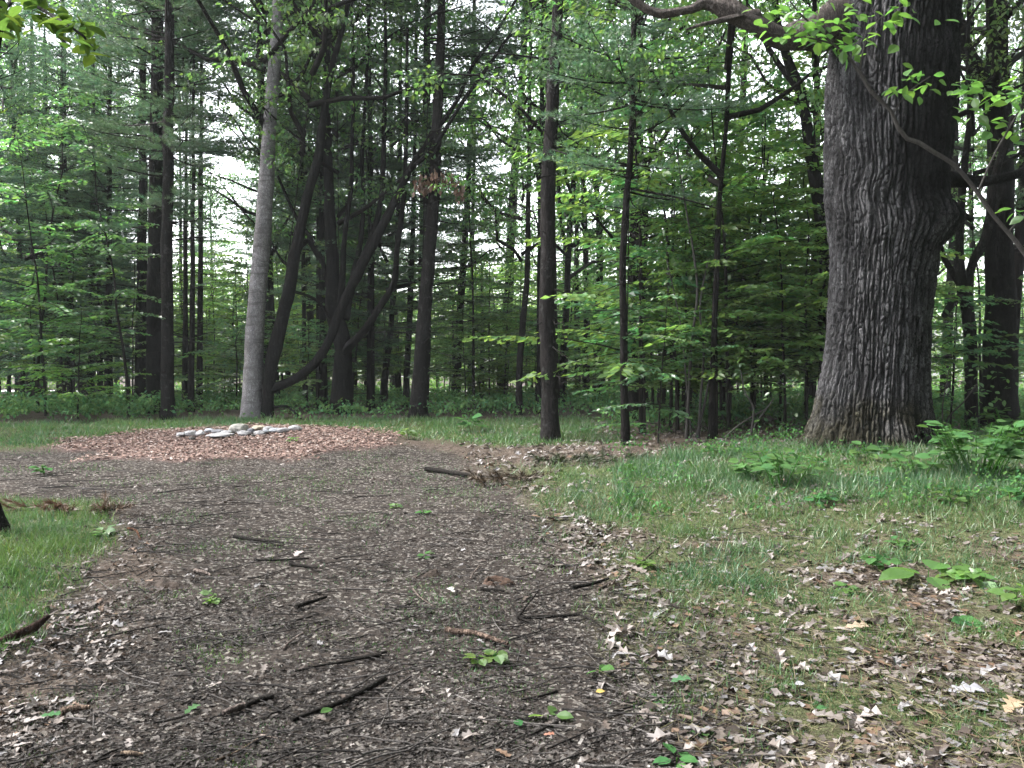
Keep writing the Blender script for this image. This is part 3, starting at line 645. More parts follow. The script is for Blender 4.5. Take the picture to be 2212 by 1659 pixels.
oak_part('dead_limb', [[(1850, 25, 95, .1), (1800, 52, 84, -.15), (1760, 70, 72, -.3), (1720, 80, 58, -.4), (1690, 80, 50, -.45), (1640, 56, 46, -.5), (1605, 36, 42, -.5), (1570, 18, 38, -.5), (1545, 10, 30, -.5), (1518, 8, 24, -.5), (1495, 20, 19, -.5), (1465, 26, 18, -.5), (1430, 31, 18, -.5), (1400, 22, 16, -.5), (1365, -2, 14, -.5), (1320, -40, 11, -.5), (1290, -90, 8, -.5)],
    [(1640, 30, 18, -.55), (1608, 33, 14, -.6), (1560, 44, 11, -.65), (1520, 52, 8, -.7), (1482, 64, 4, -.7)]], M_DEADWOOD, 1.3, 16, .38, 'bare weathered brown dead limb, twisted and broken')
oak_part('low_limb', [[(2000, 400, 60, .2), (2030, 388, 44, .25), (2060, 388, 34, .3), (2090, 392, 27, .3), (2130, 392, 23, .3), (2170, 384, 20, .3), (2215, 368, 18, .2), (2300, 320, 14, .1), (2420, 230, 9, 0)]], M_MAPLEBARK, 3.1, 12, .18)
oak_part('upper_limb', [[(1990, 300, 30, -.2), (2040, 266, 16, -.3), (2075, 248, 13, -.35), (2110, 232, 11, -.4), (2160, 205, 8, -.5), (2215, 180, 6, -.6)]], M_MAPLEBARK, 5.1, 8, .15)
g = np.random.default_rng(77); wood = MB(); C = []
for k in range(20):
    a = k * 2.4 + .3; z0 = 7.6 + k * .36; L = g.uniform(4.0, 6.5) * (1 - .02 * k); el = g.uniform(.15, .8)
    if math.cos(a) < -.15: z0 += 3.2; L *= .6
    ds = np.linspace(0, 1, 7); hd = np.array([math.cos(a), math.sin(a), 0]); cx = np.interp(z0, zz, c_)
    p = np.array([cx, 0, z0]) + np.outer(ds * L, hd * math.cos(el)); p[:, 2] += L * math.sin(el) * ds; p[1:] += g.normal(0, .2, (6, 3)) * ds[1:, None]
    tube(wood, p, np.linspace(.17, .02, 7), 6, cap=False)
    for s in range(14):
        t = g.uniform(.3, 1); o = np.array([np.interp(t, ds, p[:, q]) for q in range(3)]); d = nrm(g.normal(0, 1, 3) * [1, 1, .5] + hd * .5); sl = g.uniform(.6, 1.9)
        tube(wood, o + np.outer([0, .5, 1], d * sl), [.03, .016, .006], 3, cap=False)
        for tt in (.4, .7, 1): C.append(o + d * sl * tt)
C = np.array(C); lf = MB(); leaf_cloud(lf, C, g.uniform(.35, .6, len(C)), 16, .16, g)
link('limbs', wood.mesh('oak_limbs', M_MAPLEBARK), OAK); link('crown', lf.mesh('oak_crown', M_LEAF, False), OAK)

# ------------------------------------------------------------------ filler trees deeper in the wood
spots = []
def free(x, y, m):
    return all((x - a)**2 + (y - c)**2 > m * m for a, c in spots)
gf = np.random.default_rng(202)
n_t = 0
for tries in range(4000):
    if n_t >= 62: break
    d = gf.uniform(21, 47) if n_t < 48 else gf.uniform(58, 78)
    x = gf.uniform(-.66, .66) * d; u = proj_u(x, d)
    if abs(d - 52) < 4.5: continue
    if not free(x, d, 1.7): continue
    if 240 < u < 560 and d < 50 and gf.random() < .9: continue        # the open sky gap by the paired pines
    if 940 < u < 1180 and d < 50 and gf.random() < .88: continue       # and by the leaning pine
    spots.append((x, d)); n_t += 1
    pineish = gf.random() < (.66 if u < 800 else (.34 if u < 1300 else .15))
    v = gf.integers(0, 100)
    cr = (pick([PINES[0], PINES[1], PINES[2], HEM[0]], v) if pineish else pick([DEC[0], DEC[1], DEC[2]], v))
    s = gf.uniform(.78, 1.1); H = HT[id(cr)] * s
    root = thing('pine_tree' if pineish else 'broadleaf_tree', '', 'tree', (x, d, hz(x, d)), 'trees deeper in the wood')
    r0 = gf.uniform(.085, .17) * (1.1 if pineish else 1); zz_ = np.array([-.2, .3, 2, 5, 9, 13, H]); zz_ = zz_[zz_ <= H]
    lean = gf.normal(0, .018, 2); pts = np.stack([lean[0] * zz_ + .05 * np.sin(zz_ * .5 + n_t), lean[1] * zz_ + .05 * np.cos(zz_ * .6 + n_t), zz_], 1)
    m = MB(); p, r = resample(pts, np.interp(zz_, [0, H], [r0, .02]), .6); tube(m, p, r, 7, None, .08, n_t)
    link('trunk', m.mesh('trunk', M_PINEBARK if gf.random() < .65 else M_GREYBARK), root)
    til = Euler((-lean[1], lean[0], 0)).to_matrix().to_4x4() @ Matrix.Rotation(gf.uniform(0, 6.28), 4, 'Z') @ Matrix.Scale(s, 4)
    for nm, me in zip(PC, cr): link(nm, me, root).matrix_local = til
    FILL.append((u, 'conifer' if pineish else 'broadleaf', root))
for k, (u, d, q, s) in enumerate([(-20, 25, 0, .9), (75, 28, 1, 1.0), (150, 24.5, 0, .85), (215, 27, 1, .95), (275, 33, 0, .8), (-120, 21, 0, .9), (800, 21.4, 2, .75), (690, 23, 3, .8), (1040, 30, 1, .6)]):
    x = (u - CX) / F * d; cr = (HEM + [PINES[2], PINES[0]])[q]; root = thing('pine_tree', '', 'tree', (x, d, hz(x, d)), 'trees deeper in the wood'); m = MB(); H = HT[id(cr)] * s
    tube(m, [(0, 0, -.2), (0, 0, .4), (.05, 0, H * .4), (0, 0, H)], [.13, .105, .075, .01], 8, None, .08, k); link('trunk', m.mesh('trunk', M_PINEBARK), root)
    for nm, me in zip(PC, cr): link(nm, me, root).matrix_local = Matrix.Rotation(k * 1.7, 4, 'Z') @ Matrix.Scale(s, 4)
    FILL.append((u, 'conifer', root))
# leafy saplings of the understory
n_s = 0; sp2 = []
SAPBOX = [(-150, 320, 18, 32, 14), (380, 560, 24, 38, 6), (590, 900, 26, 46, 18), (940, 1330, 26, 46, 22), (360, 560, 32, 47, 16), (600, 1340, 33, 47, 24), (1370, 1800, 15, 25, 22), (940, 1340, 21, 32, 18), (600, 900, 20.5, 27, 10), (380, 540, 21, 28, 6), (1380, 1790, 13, 34, 30), (1400, 1620, 12.5, 17, 6), (2020, 2330, 14, 30, 14)]
for (u0, u1, d0, d1, cnt) in SAPBOX:
    for k in range(cnt):
        u = gf.uniform(u0, u1); d = d0 + (d1 - d0) * gf.random()**1.1; x = (u - CX) / F * d * 1.0
        cr = SAP[gf.integers(0, 5)] if d > 15 else SAP[[0, 1, 4][k % 3]]; s = gf.uniform(.75, 1.25)
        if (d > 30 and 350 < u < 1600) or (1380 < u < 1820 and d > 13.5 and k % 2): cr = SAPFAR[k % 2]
        root = thing('leafy_sapling', '', 'sapling', (x, d, hz(x, d) - .03), 'leafy saplings of the understory', gf.uniform(0, 6.28))
        link('stem', cr[0], root).scale = (s, s, s); link('foliage', cr[1], root).scale = (s, s, s)
        FILL.append((u, 'sapling', root)); n_s += 1
gs_ = np.random.default_rng(71); SHADE_TREES = []  # unseen trees added around the viewpoint to shade clearing and oak
for k in range(44):
    y = gs_.uniform(6, 46); left = k % 5 < 3
    x = -(max(.66 * y + 4.5, 14.5) + gs_.uniform(0, 11)) if left else .66 * y + 4 + gs_.uniform(0, 9)
    SHADE_TREES.append((x, y, int(gs_.choice([0, 2, 4, 6, 7, 8]))))
SHADE_TREES += [(5.4, 1.4, 4), (6.9, 4.6, 4), (8.9, 8.4, 4), (2.6, -3.5, 4), (-.8, -3.9, 4), (4.4, -2.0, 4), (-3.4, -4.6, 4), (9.4, 6.2, 4), (11.2, 12.8, 4), (7.4, 2.6, 4), (.9, -5.2, 4)]
SHADE_TREES += [(6.6, 6.3, 11), (5.0, 3.0, 11), (7.9, 9.6, 11), (2.4, -1.3, 11), (-1.2, -2.0, 11), (3.0, -3.2, 11), (9.0, 3.0, 11), (5.6, .4, 11)]
for k, (x, y, q) in enumerate(SHADE_TREES + [(8.6, 4.5, 2), (10.5, 8.5, 0), (11.5, 2.0, 2), (9.5, .2, 0), (13.5, 6.0, 1), (8.2, -3.5, 2), (12.8, 11.5, 2), (14.5, -1.5, 0), (-3.5, -6, 2), (0, -5, 0), (3.2, -4.2, 2), (6, -5.5, 0), (-6, -9.5, 1), (-1.5, -9, 2), (2.5, -8.5, 0), (7, -9, 2), (11, -7, 0), (8.8, 6.6, 5), (9.6, 3.6, 4), (10.6, 10.4, 4), (8.0, 1.6, 5), (7.6, -1.2, 4), (.5, -1.6, 1), (4.2, -.8, 1), (-2.6, -2.6, 1), (1.5, -6.8, 4), (4.6, -7.4, 5), (-2.2, -7.6, 4), (-4.6, -5.2, 5), (6.4, -3.2, 4), (-7.5, -7.0, 4), (8.2, -5.8, 4), (-.4, -10.5, 4), (3.4, -10.8, 4), (10.8, -3.4, 4), (11.8, 7.0, 4), (12.4, 13.2, 4), (7.3, 4.2, 1)]):
    root = thing('broadleaf_tree', '', 'tree', (x, y, hz(x, y)), 'trees deeper in the wood'); big = 1.3 if q == 11 else .9; cr = (DEC + HEM + PINES + [None, DEC[1]])[q]; m = MB()
    tube(m, [(0, 0, -.2), (0, 0, 1), (.1, 0, 5), (0, .1, 10), (0, 0, HT[id(cr)] * .9)], [.26, .2, .17, .12, .02], 9, None, .1, k); link('trunk', m.mesh('trunk', M_MAPLEBARK), root)
    for nm, me in zip(PC, cr): link(nm, me, root).matrix_local = Matrix.Rotation(k * 1.3, 4, 'Z') @ Matrix.Scale(big, 4)
    tag(root, 'unseen tree added beside or behind the viewpoint to shade the clearing', 'tree', 'shade trees added around the viewpoint')
# labels that say where each of these stands
MARKS = [(-900, 'the frame edge'), (346, 'the paired pines'), (560, 'the pale grey trunk'), (737, 'the many-stemmed maple'), (908, 'the leaning pine'), (1188, 'the lone scaly pine'), (1360, 'the slim black pine'), (1540, 'the dark slim tree'), (1890, 'the giant oak'), (99999, 'edge')]
UNI = ['first', 'second', 'third', 'fourth', 'fifth', 'sixth', 'seventh', 'eighth', 'ninth', 'tenth', 'eleventh', 'twelfth', 'thirteenth', 'fourteenth', 'fifteenth', 'sixteenth', 'seventeenth', 'eighteenth', 'nineteenth']
ORD = UNI + [t if q < 0 else t2 + '-' + UNI[q] for t, t2 in (('twentieth', 'twenty'), ('thirtieth', 'thirty'), ('fortieth', 'forty'), ('fiftieth', 'fifty')) for q in range(-1, 9)]
def name_fill():
    groups = {}
    for u, kd, o in FILL:
        for i in range(len(MARKS) - 1):
            if MARKS[i][0] <= u < MARKS[i + 1][0]: groups.setdefault((i, kd), []).append((u, o)); break
    kw = {'conifer': 'deep-wood conifer from left', 'broadleaf': 'deep-wood broadleaf tree from left', 'sapling': 'leafy sapling from left'}
    for (i, kd), l in groups.items():
        l.sort(key=lambda t: t[0])
        for k, (u, o) in enumerate(l):
            if i == 0: where = 'before the paired pines'
            elif i == 8: where = 'beyond the giant oak'
            else: where = 'between ' + MARKS[i][1] + ' and ' + MARKS[i + 1][1]
            if kd == 'sapling' and o.location.y < 17: pass
            o['label'] = f"{ORD[k]} {kw[kd]} {where}"

# cluster of thin pale stems beside the oak, and a bare forked sapling
def stems(name, label, polys, d, mat, cat='sapling', leaves=None, lsize=.09, lmat=None, group=None):
    u0, v0, _ = polys[0][0]; b0 = at(u0, v0, d); b0[2] = hz(b0[0], b0[1]); root = thing(name, label, cat, b0, group)
    m = MB()
    for pl in polys:
        q = [at(p[0], p[1], d + (p[3] if len(p) > 3 else 0)) - b0 for p in pl]; rr = [p[2] / 2 / F * d for p in pl]
        q, rr = resample(q, rr, .1); tube(m, q, rr, 7, None, .12, u0)
    link('stem', m.mesh('stem', mat), root)
    if leaves is not None:
        gl = np.random.default_rng(int(u0) + 5); P, D, U = [], [], []
        for (u, v, du, dv, n, e) in leaves:
            for _ in range(n):
                a = gl.normal(0, 1, 2); P.append(at(u + a[0] * du, v + a[1] * dv, d + e + gl.normal(0, .12)) - b0)
                D.append([gl.normal(0, 1), gl.normal(0, .6), -.35 + gl.normal(0, .25)]); U.append([gl.normal(0, .35), gl.normal(-.1, .35), 1])
        lf = MB(); n = len(P); scatter(lf, LEAF_V, LEAF_F, np.array(P), basis(np.array(D), np.array(U)), lsize * gl.uniform(.7, 1.2, n), tint(n, gl, .8, 1.2, .1))
        link('foliage', lf.mesh('foliage', lmat or M_LEAFY, False), root)
    return root
stems('sapling_clump', 'clump of thin pale crooked stems with leaves, beside the dark slim tree', [[(1482, 960, 8), (1487, 860, 7), (1494, 740, 6), (1506, 640, 6), (1500, 560, 5), (1480, 440, 4), (1462, 330, 3)], [(1508, 962, 7), (1512, 880, 6), (1520, 760, 5), (1512, 660, 4), (1530, 560, 3)], [(1500, 960, 6), (1520, 880, 6), (1532, 820, 4)], [(1494, 958, 5), (1484, 840, 4), (1470, 700, 3), (1440, 560, 3)]], 13.0, M_TWIG, leaves=[(1470, 420, 60, 40, 90, 0), (1500, 560, 60, 50, 110, .2), (1430, 640, 50, 40, 90, -.2), (1560, 790, 50, 22, 60, -.5), (1420, 520, 40, 30, 60, .1)])
stems('shrub', 'sparse shrub with bare arching twigs left of the oak foot', [[(1622, 940, 5), (1628, 880, 4), (1610, 850, 3), (1600, 800, 2)], [(1622, 930, 4), (1650, 890, 3), (1680, 850, 2)], [(1560, 950, 4), (1600, 915, 3), (1660, 880, 2)]], 12.2, M_TWIG, 'shrub', leaves=[(1640, 800, 40, 25, 50, .1), (1690, 850, 30, 25, 30, 0)])
stems('shrub', 'sparse shrub of bare arching stems right of the oak foot', [[(2034, 940, 5), (2050, 900, 4), (2080, 870, 3), (2110, 830, 3)], [(2040, 940, 4), (2036, 880, 3), (2050, 800, 2)]], 12.0, M_TWIG, 'shrub', leaves=[(2080, 760, 60, 50, 90, .4), (2120, 840, 40, 30, 50, .2)])
# the thin sapling leaning in front of the oak
stems('leaning_sapling', 'thin grey sapling leaning across the front of the oak with bright green leaves', [
    [(2460, 1150, 14), (2390, 900, 12), (2300, 690, 11), (2212, 545, 10), (2150, 470, 9), (2100, 400, 9), (2060, 355, 9), (2020, 330, 9), (1985, 308, 10), (1960, 300, 9), (1940, 275, 9), (1925, 240, 8), (1900, 215, 9), (1880, 195, 9), (1860, 160, 8), (1838, 130, 7), (1800, 95, 6), (1760, 60, 5), (1720, 20, 3), (1690, -20, 2)],
    [(1856, 158, 4), (1870, 90, 3), (1900, 40, 2), (1960, 10, 2)], [(1800, 95, 4), (1740, 80, 3), (1640, 70, 2)], [(1930, 245, 3), (1960, 200, 3), (2010, 165, 2)], [(2110, 420, 5), (2150, 330, 4), (2190, 260, 4), (2230, 180, 3)], [(2180, 500, 4), (2205, 470, 3), (2230, 450, 2)]], 7.4, M_TWIG,
    leaves=[(1760, 65, 70, 22, 40, 0), (1690, 80, 45, 18, 18, 0), (1860, 40, 60, 30, 34, 0), (1940, 35, 40, 22, 20, -.1), (1990, 180, 28, 18, 16, 0), (1950, 195, 30, 12, 8, 0), (1835, 95, 30, 30, 12, 0), (1700, 20, 60, 20, 20, 0), (2150, 210, 45, 32, 46, -.1), (2180, 270, 30, 30, 16, 0), (2205, 460, 14, 10, 8, 0), (2080, 200, 25, 20, 12, 0)], lsize=.115, lmat=M_BRIGHT)
# tree at the left edge with an overhanging branch
stems('edge_tree', 'tree at the very left edge with an overhanging branch of large green leaves', [
    [(4, 1165, 46), (0, 1140, 40), (-22, 1080, 38), (-45, 900, 38), (-60, 600, 36), (-45, 300, 32), (-8, 60, 28), (-6, -40, 26), (-20, -300, 22), (-30, -900, 10)],
    [(-8, 40, 9, 0), (30, 0, 7, -1.2), (70, 10, 5, -2.2), (130, 45, 4, -2.6), (180, 78, 3, -2.7), (205, 110, 2, -2.7)], [(-30, 320, 6, 0), (-10, 235, 4, -1), (4, 215, 3, -2), (6, 240, 2, -2.4)]], 6.55, M_GREYBARK, 'tree',
    leaves=[(40, 25, 40, 24, 30, -2.4), (110, 40, 35, 18, 22, -2.6), (165, 75, 22, 16, 14, -2.7), (195, 105, 10, 14, 6, -2.7), (6, 242, 5, 8, 2, -2.4), (60, -30, 60, 20, 20, -2.3)], lsize=.095, lmat=M_OVER)
# rusty dead leaves on the leaning pine
gl = np.random.default_rng(9); lf = MB(); tw = MB(); P = []
pb = np.array(PINE910.location); dd = pb[1] - .25
arc = [(938, 400), (925, 385), (945, 372), (965, 378), (985, 395), (1000, 415)]
q = [at(u, v, dd) - pb for u, v in arc]; q, rr = resample(q, [.018, .015, .012, .010, .008, .004], .06); tube(tw, q, rr, 5)
for _ in range(130):
    t = gl.integers(0, len(q)); P.append(q[t] + gl.normal(0, .07, 3) + [0, 0, -.06])
for (u, v) in [(905, 395), (915, 400)]:
    for _ in range(26): P.append(at(u + gl.normal(0, 7), v + gl.normal(0, 9), dd) - pb)
n = len(P); scatter(lf, LEAF4_V, LEAF4_F, np.array(P), basis(np.stack([gl.normal(0, .4, n), gl.normal(0, .4, n), -np.ones(n)], 1), rand_dirs(n, gl)), gl.uniform(.09, .17, n), np.array([.16, .085, .065]) * gl.uniform(.6, 1.3, (n, 1)))
link('dead_branch', tw.mesh('dead_branch', M_BRANCH), PINE910); link('dead_foliage', lf.mesh('dead_foliage', M_DEADLEAF, False), PINE910)

# ------------------------------------------------------------------ far wood beyond the road: one mass
gm = np.random.default_rng(404); mb = MB()
n = 5200; x = gm.uniform(-78, 78, n); y = gm.uniform(60, 86, n); top = 8.6 + 4.2 * fbm(x * .09, y * .09, 3.0, 3) + gm.uniform(-.5, 1.0, n)
zc_ = terrain(x, y) + np.maximum(.4, top) * gm.random(n)**.7
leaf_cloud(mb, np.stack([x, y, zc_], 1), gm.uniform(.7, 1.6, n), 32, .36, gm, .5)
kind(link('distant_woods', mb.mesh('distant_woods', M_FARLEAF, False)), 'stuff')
# low bright growth at the roadside
mb = MB(); n = 900; x = gm.uniform(-20, 45, n); y = gm.uniform(38, 48, n); c = np.stack([x, y, terrain(x, y) + .12 + .5 * gm.random(n)**2], 1)
leaf_cloud(mb, c, gm.uniform(.3, .7, n), 16, .16, gm, .4)
kind(link('roadside_growth', mb.mesh('roadside_growth', M_FARLEAF, False)), 'stuff')

# ------------------------------------------------------------------ undergrowth of small plants under the trees
mb = MB(); gu = np.random.default_rng(505); n = 9000
d = gu.uniform(14.5, 34, n); x = gu.uniform(-.66, .66, n) * d
dens = .55 + .55 * fbm(x * .35, d * .35, 6.1, 3)
u_ = proj_u(x, d)
dens = dens * np.where((d < 17.5) & (u_ < 1300), 0.0, 1) + np.where((u_ < 330) & (d > 16) & (d < 25), .6, 0)
zl_, zg_, zc2, zd_ = zones(x, d)
keep = (gu.random(n) < dens) & (zg_ < .6) & (zc2 < .05) & ~((u_ < 300) & (d > 27))
x, d = x[keep], d[keep]; n = len(x)
hh = gu.uniform(.08, .38, n) * np.where(proj_u(x, d) < 400, np.where(d > 19.5, .6, 1.5), 1.0)
leaf_cloud(mb, np.stack([x, d, terrain(x, d) + hh], 1), gu.uniform(.12, .34, n), 11, .10, gu, .45)
n2 = 2600; d2 = gu.uniform(7.0, 15, n2); u2 = gu.uniform(1330, 2350, n2); x2 = (u2 - CX) / F * d2; k2 = gu.random(n2) < sstep(-.2, .5, fbm(x2 * .8, d2 * .8, 61.0, 3))
kind(link('undergrowth', mb.mesh('undergrowth', M_UNDER, False)), 'stuff'); mb = MB()
x2, d2 = x2[k2], d2[k2]; leaf_cloud(mb, np.stack([x2, d2, terrain(x2, d2) + gu.uniform(.04, .2, len(x2))], 1), gu.uniform(.08, .2, len(x2)), 7, .045, gu, .45)
kind(link('low_bank_plants', mb.mesh('low_bank_plants', M_PLANT, False)), 'stuff')

# ------------------------------------------------------------------ grass
def grass(name, pts, h, w, g, base=(1, 1, 1)):
    n = len(pts); mb = MB()
    tv = np.array([(-.5, 0, 0), (.5, 0, 0), (-.36, .5, .05), (.36, .5, .05), (0, 1, .22)]); tf = [(0, 1, 3), (0, 3, 2), (2, 3, 4)]
    fw = np.stack([g.normal(0, .42, n), g.normal(0, .42, n), np.ones(n)], 1)
    up = np.stack([g.normal(0, 1, n), g.normal(0, 1, n), np.zeros(n)], 1)
    h = h * np.clip(1 + .8 * fbm(pts[:, 0] * 1.7, pts[:, 1] * 1.7, 3.0, 3), .3, 1.9); fw[:, :2] *= 1 + .6 * g.random((n, 1))
    S = np.stack([w, h, h], 1); straw = (g.random(n) < .14 + .2 * noise3(pts[:, 0] * 1.1, pts[:, 1] * 1.1, 17.0))[:, None]
    hue = noise3(pts[:, 0] * .8, pts[:, 1] * .8, 27.0)[:, None]; base = np.where(straw, np.array([2.0, 1.15, 1.7]), np.asarray(base) * (1 + hue * np.array([.35, .12, -.2])))
    scatter(mb, tv, tf, pts, basis(fw, up), S, tint(n, g, .7, 1.3, .16) * np.asarray(base))
    kind(link(name, mb.mesh(name, M_GRASS, False)), 'stuff')
gg = np.random.default_rng(606)
def sample(n, dlo, dhi, ulo, uhi, mask, p=1.0):
    """points in the ground region seen between distances dlo and dhi, thinned by mask(x, y)"""
    d = dlo * (dhi / dlo)**gg.random(n) if p == 1 else dlo + (dhi - dlo) * gg.random(n)
    x = (gg.uniform(ulo, uhi, n) - CX) / F * d
    k = gg.random(n) < mask(x, d)
    x, d = x[k], d[k]
    return np.stack([x, d, terrain(x, d)], 1)
zgm = lambda x, y: zones(x, y)[1]
pts = sample(190000, 3.0, 9.0, -1150, 330, lambda x, y: inside(P_LAWN, x, y, .2, .3))
pts = pts[gg.random(len(pts)) < .35 + .65 * sstep(-.35, .35, fbm(pts[:, 0] * 2.2, pts[:, 1] * 2.2, 51.0, 3))]
grass('lawn_grass', pts, gg.uniform(.03, .095, len(pts)), gg.uniform(.003, .007, len(pts)), gg, (1.12, 1.05, .8))
pts = sample(150000, 2.9, 17, 1050, 2400, lambda x, y: zones(x, y)[1] * (.25 + .75 * sstep(-.2, .5, fbm(x * 2.3, y * 2.3, 1.1, 2))))
grass('bank_grass', pts, gg.uniform(.04, .13, len(pts)) * sstep(2, 9, pts[:, 1]) + .03, gg.uniform(.003, .007, len(pts)), gg, (.88, .90, .80))
pts = sample(80000, 7.5, 16, 1330, 2400, lambda x, y: inside(P_BANK, x, y, .5, .5) * sstep(-.5, .3, fbm(x * .9, y * .9, 101.0, 3)), 2)
grass('verge_grass', pts, gg.uniform(.07, .19, len(pts)), gg.uniform(.005, .009, len(pts)), gg, (.72, .86, .78))
pts = sample(90000, 12, 21, -300, 1450, lambda x, y: inside(P_STRIP, x, y, .6, .5) * (1 - zones(x, y)[2]), 2)
pts = pts[gg.random(len(pts)) < .25 + .75 * sstep(-.45, .35, fbm(pts[:, 0] * 1.1, pts[:, 1] * 1.1, 53.0, 3))]
grass('clearing_grass', pts, gg.uniform(.035, .13, len(pts)), gg.uniform(.008, .015, len(pts)), gg, (1.0, 1.05, .85))
pts = sample(70000, 3, 13.5, 0, 1500, lambda x, y: zones(x, y)[3] * np.maximum(.8 * sstep(-.2, .6, fbm(x * 1.2, y * 1.2, 21.0, 3)), inside(P_FARG, x, y, .5, .6) * sstep(-.3, .4, fbm(x * 1.6, y * 1.6, 22.0, 3))))
grass('sparse_grass', pts, gg.uniform(.015, .05, len(pts)) * sstep(-4, 11, pts[:, 1]), gg.uniform(.003, .006, len(pts)), gg, (.9, .95, .8))

# ------------------------------------------------------------------ litter on the ground
QUAD_V = [(-.5, 0, 0), (.5, .05, .04), (.42, 1, .0), (-.45, .93, .09)]; QUAD_F = [(0, 1, 2), (0, 2, 3)]
def flat_frames(n, g, tilt=.3):
    a = g.uniform(0, 2 * PI, n)
    return basis(np.stack([np.cos(a), np.sin(a), g.normal(0, tilt * .5, n)], 1), np.stack([g.normal(0, tilt, n), g.normal(0, tilt, n), np.ones(n)], 1))
PAL = np.array([(.022, .0195, .0185), (.042, .038, .036), (.069, .062, .058), (.102, .093, .088), (.125, .116, .108), (.175, .165, .155)])
pts = sample(165000, 2.8, 15, -350, 1750, lambda x, y: (.25 + .75 * zones(x, y)[3]) * (.3 + .7 * sstep(-.35, .25, fbm(x * .8, y * .8, 91.0, 3))))
n = len(pts); pts[:, 2] += .006 + .012 * gg.random(n)
ci = gg.choice(6, n, p=[.37, .30, .19, .10, .03, .01])
mb = MB(); S = np.stack([gg.uniform(.003, .014, n), gg.uniform(.006, .03, n), np.full(n, .02)], 1) * (.7 + .9 * gg.random((n, 1))**4)
scatter(mb, QUAD_V, QUAD_F, pts, flat_frames(n, gg, .35), S, PAL[ci] * gg.uniform(.8, 1.2, (n, 1)) * np.clip(1 + .75 * fbm(pts[:, 0] * .55, pts[:, 1] * .55, 13.0, 4) + .4 * noise3(pts[:, 0] * 4, pts[:, 1] * 4, 2.0), .35, 1.9)[:, None])
kind(link('ground_litter', mb.mesh('ground_litter', M_LITTER, False)), 'stuff')
# wood chips of the fire circle
n = 24000; rr = np.sqrt(gg.random(n)) * (FIRE_R + .6); a = gg.uniform(0, 2 * PI, n); x = FIRE[0] + rr * np.cos(a); y = FIRE[1] + rr * np.sin(a)
k = gg.random(n) < zones(x, y)[2]; x, y = x[k], y[k]; n = len(x)
CH = np.array([(.22, .150, .128), (.155, .102, .086), (.27, .205, .178), (.08, .053, .046), (.31, .265, .245)])
mb = MB(); scatter(mb, QUAD_V, QUAD_F, np.stack([x, y, terrain(x, y) + .03 + .03 * gg.random(n)], 1), flat_frames(n, gg, .4), np.stack([gg.uniform(.010, .028, n), gg.uniform(.02, .06, n), np.full(n, .03)], 1), CH[gg.choice(5, n, p=[.34, .24, .2, .14, .08])] * gg.uniform(.8, 1.15, (n, 1)))
kind(link('wood_chips', mb.mesh('wood_chips', M_CHIP, False)), 'stuff')
# dead leaves
DL = np.array([(.155, .132, .122), (.115, .094, .085), (.20, .175, .168), (.07, .053, .046), (.18, .172, .178), (.13, .08, .055), (.045, .033, .028)])
def leaves(n, dlo, dhi, ulo, uhi, mask, mb, smin, smax, p=1.0):
    pts = sample(n, dlo, dhi, ulo, uhi, mask, p); n = len(pts); pts[:, 2] += .006 + .022 * gg.random(n)
    C = DL[gg.choice(7, n, p=[.26, .18, .18, .14, .10, .06, .08])] * gg.uniform(.75, 1.15, (n, 1)); h = n // 2
    S = gg.uniform(smin, smax, n)
    scatter(mb, OAK_V, OAK_F, pts[:h], flat_frames(h, gg, .2), S[:h], C[:h]); scatter(mb, OAKC_V, OAKC_F, pts[h:], flat_frames(n - h, gg, .3), S[h:], C[h:])
mb = MB()
leaves(6000, 2.8, 8.5, 1150, 2350, lambda x, y: zones(x, y)[0] * (1 - .85 * zones(x, y)[1]) * (.12 + .75 * sstep(-.4, .4, fbm(x * 1.5, y * 1.5, 31.0, 2))), mb, .04, .125)
leaves(3500, 8.5, 17, 1000, 2350, lambda x, y: zones(x, y)[0] * (1 - .7 * zones(x, y)[1]) * .8, mb, .08, .15, 2)
leaves(7600, 2.8, 7.5, -600, 420, lambda x, y: zones(x, y)[0] * (1 - zones(x, y)[1]) * (.25 + .6 * sstep(-.3, .4, fbm(x * 2, y * 2, 81.0, 3))), mb, .03, .085)
leaves(3500, 3.5, 12, 900, 1700, lambda x, y: inside(P_LEAFT, x, y, .25, .4) * .95, mb, .045, .10)
leaves(1300, 2.8, 12, 0, 1550, lambda x, y: .6 * zones(x, y)[3] * sstep(-.4, .7, fbm(x * 1.5, y * 1.5, 41.0, 2)), mb, .03, .08)
pts = sample(10000, 2.8, 10, 950, 2350, lambda x, y: zones(x, y)[0] * (1 - .85 * zones(x, y)[1])); n = len(pts); pts[:, 2] += .008 + .02 * gg.random(n)
scatter(mb, QUAD_V, QUAD_F, pts, flat_frames(n, gg, .22), np.stack([gg.uniform(.012, .04, n), gg.uniform(.02, .06, n), np.full(n, .03)], 1), DL[gg.choice(7, n)] * gg.uniform(.6, 1.1, (n, 1)))
kind(link('dead_leaves', mb.mesh('dead_leaves', M_DEADLEAF, False)), 'stuff')

